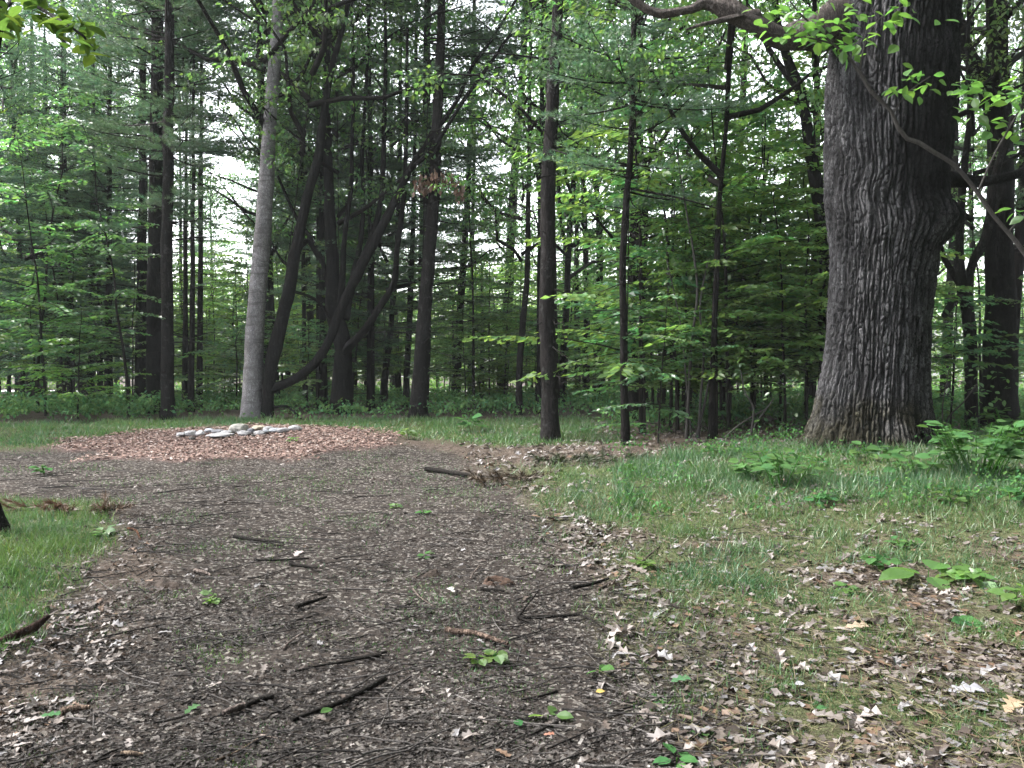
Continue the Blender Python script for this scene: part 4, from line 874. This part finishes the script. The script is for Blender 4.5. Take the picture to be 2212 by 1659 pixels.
# ------------------------------------------------------------------ fire ring stones
STN = [(230, 240, 84, 32, 'w', 'flat white stone at the left end of the fire ring'), (300, 238, 90, 50, 'w', 'rounded white stone second from left end of the fire ring'),
       (372, 236, 76, 46, 'w', 'rounded white stone third from left end of the fire ring'), (452, 208, 84, 36, 'g', 'blue grey slab lying at the back left of the fire ring'),
       (512, 212, 96, 32, 'd', 'dark grey flat slab left of the big grey boulder'), (590, 220, 84, 32, 'w', 'pale low stone just left of the big grey boulder'),
       (695, 212, 142, 80, 'b', 'biggest stone, a grey brown boulder with pale top'), (850, 188, 92, 42, 't', 'tan wedge stone right behind the big boulder'),
       (786, 216, 68, 42, 'd', 'small dark grey stone at the right foot of the boulder'), (728, 232, 108, 40, 'w', 'white stone lying in front of the big boulder'),
       (858, 226, 100, 40, 'w', 'white stone in front of the tan wedge stone'), (930, 196, 84, 40, 'w', 'white stone behind right of the tan wedge stone'),
       (985, 204, 90, 36, 'g', 'blue grey stone left of the last two white stones'), (1052, 208, 96, 42, 'w', 'long white stone next to the right end stone'),
       (1150, 190, 98, 46, 'w', 'rounded white stone at the right end of the fire ring'), (535, 240, 190, 24, 'w', 'long flat white slab at the front of the fire ring'),
       (316, 268, 52, 24, 'k', 'small black stone in front of the left white stones'), (806, 244, 36, 18, 'k', 'tiny black stone in front of the right white stones'),
       (905, 216, 70, 30, 'g', 'small blue grey stone wedged among the right white stones')]
SC = {'w': (.36, .355, .365), 'g': (.36, .38, .42), 'd': (.20, .20, .22), 'b': (.33, .32, .29), 't': (.42, .37, .29), 'k': (.06, .055, .05)}
import bmesh
for k, (zx, zy, w, hgt, c, lab) in enumerate(STN):
    u, v = 332 + zx * .2667, 885 + zy * .2667; p = ground(u, v); sc = .2667 / F * p[1]
    rw, rh = w * sc / 2 * 1.12, max(.05, hgt * sc) * .58; gs = np.random.default_rng(800 + k)
    bm = bmesh.new(); bmesh.ops.create_icosphere(bm, subdivisions=4, radius=1)
    V = np.array([q.co[:] for q in bm.verts]); Fc = np.array([[q.index for q in f.verts] for f in bm.faces]); bm.free()
    nn = 1 + .22 * fbm(V[:, 0] * 1.1 + k * 3, V[:, 1] * 1.1, V[:, 2] * 1.1, 3)[:, None] * 1.0 + .05 * noise3(V[:, 0] * 5, V[:, 1] * 5 + k, V[:, 2] * 5)[:, None]
    for _ in range(5):
        pl = rand_dirs(1, gs)[0]; dcut = gs.uniform(.62, .85); over = np.maximum(0, V @ pl - dcut); V = V - over[:, None] * pl * .8
    V = V * nn * [rw, rw * gs.uniform(.7, 1.0), rh]; V[:, 2] += rh * .62
    tc_ = np.array(SC[c]) * gs.uniform(.75, 1.1) * (1 + .30 * fbm(V[:, 0] * 9 + k, V[:, 1] * 9, V[:, 2] * 9, 2)[:, None])
    m = MB(); m.add(V, Fc, np.clip(tc_, .02, .9))
    o = tag(link('fire_ring_stone', m.mesh('fire_ring_stone', M_STONE)), lab, 'stone', 'stones of the fire ring')
    o.location = (p[0], p[1], p[2] + .05); o.rotation_euler = (0, 0, gs.uniform(-.5, .5))

# ------------------------------------------------------------------ sticks lying on the ground
def stick(label, uv, wpx, mat=M_BRANCH, name='stick', t=None, sides=8, lift=.75, extra=()):
    P = [ground(u, v) for u, v in uv]; c = sum(P) / len(P); d = c[1]
    r0 = 1.25 * wpx / 2 / F * d; rad = np.linspace(1, .55, len(P)) * r0
    pts = [p - c + [0, 0, r0 * lift + .012] for p in P]
    if len(pts) == 2: pts = [pts[0], (pts[0] * .65 + pts[1] * .35) + [.01 * random.uniform(-1, 1), 0, .004], (pts[0] * .3 + pts[1] * .7) + [0, .012 * random.uniform(-1, 1), .006], pts[1]]; rad = np.linspace(1, .6, 4) * r0
    m = MB(); q, rr = resample(pts, rad, .03); tube(m, q, rr, sides, t, .22, uv[0][0])
    for ex in extra:
        E = [ground(u, v) - c + [0, 0, r0 * lift + .012 + .01 * i] for i, (u, v) in enumerate(ex)]; q, rr = resample(E, np.linspace(.6, .3, len(E)) * r0, .03); tube(m, q, rr, 6, t, .2, ex[0][0])
    o = tag(link(name, m.mesh(name, mat)), label, 'stick', 'sticks fallen on the path'); o.location = c
    return o
PALE = (1.9, 1.8, 1.7); DK = (.9, .85, .85)
stick('straight dark stick lying crosswise left of the upright pale leaf', [(505, 1166), (560, 1174), (612, 1180)], 7)
o = stick('dark stick with its lower half stripped to pale wood', [(590, 1515), (560, 1525), (530, 1536), (505, 1546), (478, 1557)], 12)
o2 = MB(); P = [ground(u, v) for u, v in [(530, 1538), (508, 1547), (482, 1557)]]; c = np.array(o.location); q, rr = resample([p - c + [0, -.006, .03] for p in P], [.011, .014, .008], .03); tube(o2, q, rr, 8, (1.6, 1.5, 1.45), .2, 4); link('bare_wood', o2.mesh('bare_wood', M_DEADWOOD), o)
stick('thick dark stick pointing up right in the upper left of the path', [(640, 1322), (665, 1312), (706, 1299)], 9)
stick('pale thin twig lying above the long dark branch', [(612, 1411), (658, 1374)], 4, M_DEADWOOD, t=PALE)
stick('short dark stick just below the upright pale leaf', [(627, 1227), (655, 1229), (685, 1235)], 7)
stick('thin black twig passing behind the upright pale leaf', [(550, 1217), (600, 1216), (668, 1212)], 5)
stick('short whitish stick near the brown soil mound', [(420, 1240), (456, 1252)], 7, M_DEADWOOD, t=PALE)
stick('stubby tan chunk of broken branch near the lower left corner', [(132, 1554), (150, 1549), (172, 1545), (194, 1542)], 15, M_DEADWOOD, 'branch_chunk', (1.7, 1.45, 1.2))
stick('long tan twig at the bottom edge of the path', [(466, 1657), (515, 1634), (562, 1602)], 5, M_DEADWOOD, t=(1.5, 1.3, 1.05))
stick('short pale flat piece of wood at the bottom edge', [(262, 1643), (310, 1646)], 9, M_DEADWOOD, t=(1.7, 1.5, 1.2))
stick('dark twig slanting up at the bottom edge left of centre', [(208, 1656), (256, 1630)], 5)
stick('longest dark stick, thick at its upper end, in the lower middle', [(830, 1478), (795, 1500), (737, 1530), (690, 1548), (630, 1568)], 13)
stick('thin dark branch lying low along the left middle of path', [(675, 1338), (630, 1349), (586, 1361)], 4)
stick('long slightly bent dark branch above the longest stick', [(824, 1424), (775, 1431), (737, 1441), (690, 1448), (638, 1461)], 7)
stick('pale little twig lying right of the tan twig', [(564, 1596), (609, 1609)], 4, M_DEADWOOD, t=PALE)
stick('rotting light brown branch above the seedling clump in mid path', [(964, 1370), (990, 1375), (1021, 1379), (1060, 1391), (1097, 1402)], 12, M_DEADWOOD, 'rotting_branch', (1.25, 1.05, .9))
stick('thin pale twig leaning beside the rotten stump', [(1016, 1257), (1036, 1227)], 4, M_DEADWOOD, t=PALE)
stick('pale grey stick pointing up right from path into the leaves', [(1290, 1283), (1325, 1264), (1356, 1244), (1425, 1186)], 6, M_DEADWOOD, t=(1.6, 1.5, 1.4))
stick('dark stick lying among dead leaves beside the pale grey stick', [(1234, 1279), (1275, 1270), (1314, 1258)], 8)
stick('dark forked twig with branches spreading four ways', [(1118, 1344), (1180, 1340), (1254, 1336)], 8, name='forked_twig', extra=[[(1118, 1344), (1140, 1318), (1160, 1296)], [(1122, 1345), (1145, 1358), (1160, 1366)], [(1120, 1342), (1108, 1325), (1100, 1312)], [(1254, 1336), (1275, 1350), (1300, 1373)]])
stick('thin dark stick lying flat between the two smallest seedlings', [(1203, 1503), (1165, 1515), (1126, 1522)], 6)
stick('dark branch at bottom centre below the two leaf seedling', [(1212, 1569), (1180, 1586), (1137, 1607)], 8)
stick('curved bare grey twig bending like a bow', [(888, 1470), (855, 1493), (838, 1520), (840, 1550), (850, 1572)], 4, M_TWIG)
stick('dark brown twig left of the seedling clump', [(835, 1418), (790, 1430), (735, 1441)], 6)
stick('pale curved hair thin twig in mid path', [(892, 1278), (908, 1296), (935, 1315)], 3, M_DEADWOOD, t=PALE)
stick('short dark twig just below the rotten stump', [(1038, 1281), (1090, 1286)], 6)
stick('dark fallen branch lying in the grass ahead, near the lone pine', [(920, 1019), (970, 1026), (1020, 1034), (1072, 1041)], 9)
stick('very long straight thin stick lying level on the leaf bank', [(1698, 1366), (1780, 1371), (1955, 1373)], 4, M_TWIG)
stick('brown stick lying among dead leaves at the bottom right', [(1809, 1549), (1850, 1556), (1890, 1568), (1950, 1625)], 7, M_TWIG)
stick('bent straw coloured stem standing out of the leaf bank', [(1752, 1358), (1768, 1380), (1785, 1430)], 4, M_DEADWOOD, t=(1.5, 1.4, 1.0))
stick('dark stick at bottom right with a curled leaf on it', [(1604, 1581), (1650, 1588), (1704, 1593)], 9)
stick('thin dark twig at the right end of the very long stick', [(1955, 1375), (2012, 1411)], 4)
stick('rusty hooked twig at the tip of the lawn', [(276, 1147), (292, 1150), (298, 1158), (303, 1172)], 5, M_DEADWOOD, t=(1.3, .75, .5))
stick('brown fallen log in the undergrowth behind the slim black pine', [(1372, 918), (1400, 922), (1440, 932), (1475, 942)], 8, M_DEADWOOD, 'fallen_log')
pts = sample(11000, 2.8, 9, 1000, 2400, lambda x, y: (1 - zones(x, y)[3]) * .9); n = len(pts); pts[:, 2] += .02 + .03 * gg.random(n)
mb = MB(); scatter(mb, QUAD_V, QUAD_F, pts, flat_frames(n, gg, .3), np.stack([gg.uniform(.0015, .003, n), gg.uniform(.05, .16, n), np.full(n, .02)], 1), np.array([(.10, .095, .05), (.14, .12, .08), (.065, .07, .03), (.05, .038, .03)])[gg.integers(0, 4, n)])
kind(link('straw', mb.mesh('straw', M_LITTER, False)), 'stuff')
gt = np.random.default_rng(909); mb = MB()
for k in range(1700):
    d = 2.9 * (12 / 2.9)**gt.random(); x = (gt.uniform(-100, 1900) - CX) / F * d
    if float(zones(np.array([x]), np.array([d]))[3][0]) < .35 and gt.random() < .7: continue
    L = gt.uniform(.04, .34); a = gt.choice([.5, .9, 2.7, 0, 3.0]) + gt.normal(0, .5); e = np.linspace(-.5, .5, 4)
    px_ = x + e * L * math.cos(a); py_ = d + e * L * math.sin(a) + gt.normal(0, .01, 4)
    tube(mb, np.stack([px_, py_, terrain(px_, py_) + .012 + .01 * gt.random()], 1), np.linspace(1, .6, 4) * gt.uniform(.0012, .005), 4, np.full(3, gt.choice([.35, .5, .8, 1.3, 2.0])), cap=False)
for k in range(100):
    d = 2.9 * (12 / 2.9)**gt.random(); x = (gt.uniform(0, 1560) - CX) / F * d; L = gt.uniform(.25, .7); a = gt.choice([.55, .75, 2.8, 0]) + gt.normal(0, .3); e = np.linspace(-.5, .5, 7)
    px_ = x + e * L * math.cos(a) + gt.normal(0, .008, 7); py_ = d + e * L * math.sin(a) + gt.normal(0, .012, 7)
    tube(mb, np.stack([px_, py_, terrain(px_, py_) + .022 + .012 * gt.random()], 1), np.linspace(1, .5, 7) * gt.uniform(.0025, .006), 5, np.full(3, gt.choice([.5, .7, 1.0, 1.6])), cap=False)
kind(link('twig_debris', mb.mesh('twig_debris', M_TWIG)), 'stuff')

# ------------------------------------------------------------------ small plants and leaves one can point to
def plant(label, u, v, hpx, wpx, n, lpx, mat=M_PLANT, name='seedling', cat='seedling', group='small green plants', wide=1.0, seed=0):
    p = ground(u, v); d = p[1]; s = d / F; g = np.random.default_rng(int(u * 3 + v) + seed)
    root = thing(name, label, cat, p, group)
    st, lf = MB(), MB(); Pp, D, U = [], [], []
    ns = max(1, n // 6)
    for k in range(ns):
        a = g.uniform(0, 2 * PI); o = np.array([math.cos(a), math.sin(a), 0]) * (wpx * s * .22 * g.random() if ns > 1 else 0)
        tip = o + np.array([math.cos(a) * wpx * s * .3 * (ns > 1), math.sin(a) * wpx * s * .3 * (ns > 1), hpx * s * g.uniform(.65, 1)])
        q = np.stack([o + (tip - o) * t + [0, 0, 0] for t in (0, .5, 1)]); q[0][2] -= .02
        tube(st, q, [.0035, .003, .002] if d < 6 else [.007, .006, .004], 5, (.9, 1.1, .6))
        m = max(2, n // ns)
        for j in range(m):
            t = .45 + .55 * (j + 1) / m; aa = j * 2.4 + a
            dd_ = np.array([math.cos(aa), math.sin(aa), g.uniform(-.25, .25)])
            Pp.append(o + (tip - o) * t + dd_ * lpx * s * g.uniform(.1, .6) * wide); D.append(dd_); U.append([g.normal(0, .3), g.normal(-.15, .3), 1])
    k = len(Pp); scatter(lf, LEAF_V, LEAF_F, np.array(Pp), basis(np.array(D), np.array(U)), np.stack([lpx * s * 1.15 * g.uniform(.8, 1.2, k)] * 3, 1) * np.array([1.15, 1, 1]), tint(k, g, .85, 1.2, .08))
    link('stem', st.mesh('stem', M_PLANT), root); link('leaves', lf.mesh('leaves', mat, False), root)
    return root
plant('seedling clump with one bright round leaf in the middle of the path', 1050, 1428, 22, 70, 20, 24, M_BRIGHT)
plant('single upright seedling with a drooping leaf right of the clump', 1295, 1462, 26, 20, 3, 26)
plant('two leaf pale seedling above a dark branch at bottom centre', 1184, 1560, 16, 40, 3, 32, M_BRIGHT)
plant('low sprig of small pale leaves along the right side of the path', 1420, 1522, 8, 70, 10, 18)
plant('seedling at the bottom edge of the picture right of centre', 1462, 1658, 20, 44, 5, 36)
plant('low green patch of tiny leaves on the left of the path', 470, 1294, 10, 80, 18, 16, M_BRIGHT)
plant('little seedling beside a dark stick at bottom right', 1518, 1590, 14, 36, 5, 22)
plant('tall narrow leafed weed growing by the lone scaly pine', 1018, 935, 32, 30, 14, 22)
plant('plant with two very large round leaves on the leaf bank', 2005, 1262, 40, 60, 4, 62, M_BRIGHT)
plant('many leaved plant right of the large round leaves', 2062, 1258, 22, 60, 10, 30, M_BRIGHT)
plant('cluster of pointed green leaves near the right edge of the bank', 2130, 1270, 40, 80, 14, 36, M_BRIGHT)
plant('bushy plant cut by the right edge of the picture', 2196, 1310, 44, 60, 14, 36, M_BRIGHT)
plant('small plant with three pale leaves below the large round leaves', 2087, 1362, 24, 50, 6, 30)
plant('small two tone seedling left of the large round leaves', 1832, 1282, 22, 50, 10, 22, M_BRIGHT)
plant('upright plant with narrow leaves left of the large round leaves', 1912, 1238, 44, 50, 14, 24)
plant('small pale plant above the narrow leafed plant on the bank', 1955, 1186, 22, 60, 12, 20)
plant('bluish broad leafed plant in the grass in front of the oak', 1690, 1056, 80, 130, 44, 28, name='woodland_plant')
plant('bluish leafy plant low at the left foot of the oak', 1630, 1040, 46, 90, 26, 24, name='woodland_plant')
plant('leafy plant close under the middle of the oak trunk', 1896, 1000, 40, 90, 24, 24, name='woodland_plant')
plant('leafy plant at the left flare of the oak trunk', 1832, 968, 26, 50, 12, 20, name='woodland_plant')
plant('large bluish bush right of the oak, taller than its neighbours', 2110, 1036, 130, 190, 170, 24, name='woodland_plant')
plant('pale leaved plant half way between oak and large bush', 1985, 1034, 60, 110, 34, 26, name='woodland_plant')
plant('broad leafed plant in the shade at the far right of the oak', 2190, 960, 90, 120, 70, 22, name='woodland_plant')
plant('low plant in the tall grass under the large bush', 2060, 1090, 30, 80, 18, 24, name='woodland_plant')
plant('sprig of small leaves in bank grass below the bluish plant', 1760, 1090, 24, 70, 14, 20, name='woodland_plant')
plant('low pale plant at the right edge of bank grass', 2190, 1085, 36, 70, 18, 26, name='woodland_plant')
plant('sprig growing out of the grass near the slim black pine', 1560, 985, 24, 70, 16, 20, name='woodland_plant')
plant('bright green weed tuft on the far right of the wood chips', 778, 931, 9, 44, 18, 10, M_BRIGHT, 'weed_tuft')
plant('little green sprout standing in front of the fire ring stones', 633, 960, 18, 14, 10, 10, M_BRIGHT, 'weed_tuft')
plant('grassy weed sprout at the right rim of the wood chips', 884, 950, 22, 20, 14, 14, M_BRIGHT, 'weed_tuft')
plant('small tuft of blades standing alone left of the wood chips', 97, 1024, 22, 26, 12, 16, M_PLANT, 'weed_tuft')
plant('bright yellow green sprig at the tip of the lawn', 224, 1158, 18, 44, 10, 20, M_BRIGHT)
plant('green sprig where the pale grey stick meets the leaves', 1378, 1230, 22, 60, 14, 18, M_BRIGHT)
plant('tiny pale seedling in the path above the rotten stump', 920, 1203, 9, 20, 4, 16)
plant('bright tiny sprig in the upper middle of the path', 855, 1098, 10, 30, 8, 12, M_BRIGHT)
plant('dark green tiny sprig right of the bright one in upper path', 915, 1112, 9, 30, 8, 12)
def fallen(label, u, v, wpx, colr, mat=M_DEADLEAF, name='fallen_leaf', az=0.0, tilt=(0, -.25), oak=True):
    p = ground(u, v); s = p[1] / F * wpx; m = MB()
    fw = np.array([[math.cos(az), math.sin(az), .05]]); up = np.array([[tilt[0], tilt[1], 1.0]])
    scatter(m, OAK_V if oak else LEAF_V, OAK_F if oak else LEAF_F, np.array([[0, 0, .0]]) - fw * s * .5, basis(fw, up), np.array([s]), np.array([colr]))
    o = tag(link(name, m.mesh(name, mat, False)), label, 'leaf', 'single fallen leaves'); o.location = (p[0], p[1], p[2] + .03); return o
W = (1.0, 1.0, 1.0)
fallen('pale green fallen oak leaf left of the stripped stick', 414, 1549, 46, (1.5, 1.4, 1.9), M_PLANT, az=1.3)
fallen('green fallen oak leaf beside the stubby tan chunk', 110, 1560, 40, (1.4, 1.3, 1.7), M_PLANT, az=.3)
fallen('bright green leaf lying against the longest dark stick', 706, 1553, 32, W, M_PLANT, az=.8, oak=False)
fallen('dark teal green leaf below the two leaf seedling', 1119, 1581, 32, (.7, .9, 1.1), M_PLANT, az=2.0, oak=False)
fallen('pale green oak leaf at the right rim of the path', 1470, 1482, 48, (1.5, 1.4, 1.9), M_PLANT, az=.4)
fallen('small yellow leaf in the lower right of the path', 1297, 1509, 22, (.36, .26, .07), az=.2, oak=False)
fallen('orange leaf at the bottom of the path right of the dark branch', 1186, 1605, 24, (.24, .12, .07), az=.2)
fallen('upright pinkish white dead leaf standing in the path', 643, 1205, 40, (.42, .36, .35), az=1.5, tilt=(0, -1.6))
fallen('pale dead leaf below the rotten stump', 975, 1285, 34, (.36, .34, .325), az=2.0)
fallen('whitish blue torn leaf on the leaf bank at lower right', 2085, 1505, 80, (.26, .26, .29), az=.1)
fallen('orange tan curled oak leaf near the lower right corner', 2185, 1540, 90, (.34, .25, .17), az=.8)
fallen('big tan leaf crossed by the very long stick', 1850, 1366, 55, (.30, .24, .17), az=.2)
fallen('pale round leaf lying on the grass at lower right', 1728, 1492, 24, (.30, .30, .33), az=.2, oak=False)
fallen('green leaf among pale dead leaves at lower right', 1775, 1545, 26, (1.2, 1.2, 1.4), M_PLANT, az=.1, oak=False)

# soil mound, rotten stump, bark slab, brown bough
def blob(name, label, cat, u, v, wpx, hm, mat, sq=.6, seed=0, hole=False, group=None):
    p = ground(u, v); w = wpx / 2 / F * p[1]; m = MB(); nr, ns = 16, 40
    rr = np.linspace(0, 1, nr); aa = np.arange(ns) * 2 * PI / ns; A_, R_ = np.meshgrid(aa, rr)
    prof_ = (1 - R_**2)**1.0 if not hole else np.exp(-((R_ - .62) / .22)**2) - .55 * np.exp(-(R_ / .42)**2)
    x = np.cos(A_) * R_ * w * (1 + .2 * np.sin(A_ * 3 + seed)); y = np.sin(A_) * R_ * w * sq * (1 + .15 * np.cos(A_ * 2 + seed))
    z = prof_ * hm * (1 + .8 * fbm(x * 12 + seed, y * 12, 1.0, 3)) - .02 * R_
    i_, j_ = np.meshgrid(np.arange(nr - 1), np.arange(ns), indexing='ij'); j2_ = (j_ + 1) % ns
    m.add(np.stack([x, y, z], -1).reshape(-1, 3), np.stack([i_ * ns + j_, (i_ + 1) * ns + j_, (i_ + 1) * ns + j2_, i_ * ns + j2_], -1).reshape(-1, 4))
    o = tag(link(name, m.mesh(name, mat)), label, cat, group); o.location = p; return o
blob('soil_mound', 'low mound of bare brown soil on the left of the path', 'mound', 340, 1268, 120, .04, M_SOIL, .8, 1)
blob('rotten_stump', 'rotten red brown stump remnant with a dark hollow in mid path', 'stump', 1073, 1262, 92, .04, M_ROT, .55, 2, True)
blob('stump', 'blackened flat stump remnant just left of the rotten hollow one', 'stump', 930, 1246, 80, .04, M_SOIL, .6, 4)
p = ground(43, 1392); m = MB(); q = np.array([(-.09, -.06, .02), (-.03, 0, .04), (.04, .07, .06), (.08, .13, .10)])
tube(m, q, [.014, .022, .022, .012], 10, (.5, .38, .33), .3, 3); o = tag(link('bark_slab', m.mesh('bark_slab', M_DEADWOOD)), 'reddish brown slab of bark lying at the left edge', 'bark'); o.location = p
def bough(label, u, v, wpx, n, colr, seed):
    p = ground(u, v); w = wpx / 2 / F * p[1]; g = np.random.default_rng(seed); root = thing('fallen_bough', label, 'branch', p, 'fallen pine boughs')
    wd, lf = MB(), MB(); P, D = [], []
    for k in range(n):
        o = np.array([g.uniform(-w, w), g.uniform(-w, w) * .5, .03]); a = g.uniform(0, 2 * PI); L = g.uniform(.12, .34); d = np.array([math.cos(a), math.sin(a) * .6, g.uniform(.05, .4)])
        tube(wd, o + np.outer([0, .5, 1], d * L), [.002, .0018, .0014], 4, cap=False)
        for t in np.linspace(.3, 1, 6): P.append(o + d * L * t); D.append(d + g.normal(0, .4, 3))
    k = len(P); scatter(lf, TUFT_V, TUFT_F, np.array(P), basis(np.array(D), rand_dirs(k, g)), .09 * g.uniform(.7, 1.3, k), np.array(colr) * g.uniform(.6, 1.3, (k, 1)))
    link('branch', wd.mesh('branch', M_BRANCH), root); link('needles', lf.mesh('needles', M_DEADLEAF, False), root)
bough('browning pine bough lying in the grass in front of the lone pine', 1265, 1002, 190, 22, (.042, .055, .024), 5)
bough('small brown pine bough lying near the dark fallen branch', 1090, 1046, 110, 16, (.09, .065, .045), 6)
bough('rusty dry bough on the lawn at the left edge', 110, 1108, 100, 8, (.14, .09, .06), 7)
bough('tiny rusty dry sprig at the lawn tip', 236, 1110, 36, 6, (.12, .075, .055), 8)
name_fill()

# ------------------------------------------------------------------ light, sky, camera
SUN_EL, SUN_AZ = math.radians(47), math.radians(278)      # azimuth clockwise from +Y: behind and to the left
w = bpy.data.worlds.new('World'); scene.world = w; w.use_nodes = True; nt = w.node_tree; nt.nodes.clear()
sky = nt.nodes.new('ShaderNodeTexSky'); sky.sky_type = 'NISHITA'; sky.sun_disc = False; sky.sun_elevation = SUN_EL; sky.sun_rotation = SUN_AZ
sky.air_density = 1.0; sky.dust_density = 2.0; sky.ozone_density = 1.0
hsv = nt.nodes.new('ShaderNodeHueSaturation'); hsv.inputs['Saturation'].default_value = .22
bg = nt.nodes.new('ShaderNodeBackground'); bg.inputs['Strength'].default_value = .11; ow = nt.nodes.new('ShaderNodeOutputWorld')
nt.links.new(sky.outputs[0], hsv.inputs['Color']); nt.links.new(hsv.outputs[0], bg.inputs[0]); nt.links.new(bg.outputs[0], ow.inputs[0])
ld = bpy.data.lights.new('sun', 'SUN'); ld.energy = 1.3; ld.angle = math.radians(16); ld.color = (1, .96, .9)
lo = bpy.data.objects.new('sun', ld); COL.objects.link(lo)
to = Vector((math.sin(SUN_AZ) * math.cos(SUN_EL), math.cos(SUN_AZ) * math.cos(SUN_EL), math.sin(SUN_EL)))
lo.rotation_euler = to.to_track_quat('Z', 'Y').to_euler(); lo.location = to * 40

m, nt_, N = nodes('lens_veil_haze')
pv = N('ShaderNodeVolumePrincipled'); pv.inputs['Color'].default_value = (.86, .93, .95, 1); pv.inputs['Density'].default_value = .0005  # thin volume added to lift the shadows, standing in for lens veil
o_m = nt_.nodes.new('ShaderNodeOutputMaterial'); nt_.links.new(pv.outputs[0], o_m.inputs['Volume'])
bx = np.array([(x, y, z) for x in (-150, 150) for y in (-75, 140) for z in (-5.5, 27)], float)
mb = MB(); mb.add(bx, [(0, 1, 3, 2), (4, 6, 7, 5), (0, 4, 5, 1), (2, 3, 7, 6), (0, 2, 6, 4), (1, 5, 7, 3)])
kind(link('added_haze', mb.mesh('added_haze', m, False)), 'stuff')
cd = bpy.data.cameras.new('camera'); cam = bpy.data.objects.new('camera', cd); COL.objects.link(cam)
cd.sensor_width = 36; cd.lens = 36 * F / 2212; cd.clip_start = .05; cd.clip_end = 2000
cd.dof.use_dof = True; cd.dof.focus_distance = 10; cd.dof.aperture_fstop = 14
cam.location = (0, 0, EYE); cam.rotation_euler = (PI / 2 - PITCH, 0, 0)
scene.camera = cam
vs = scene.view_settings; vs.view_transform = 'Standard'; vs.look = 'None'; vs.gamma = 1; vs.exposure = 3.24; vs.use_curve_mapping = False
cy = scene.cycles
cy.max_bounces = 6; cy.diffuse_bounces = 3; cy.glossy_bounces = 2; cy.transmission_bounces = 4; cy.transparent_max_bounces = 4
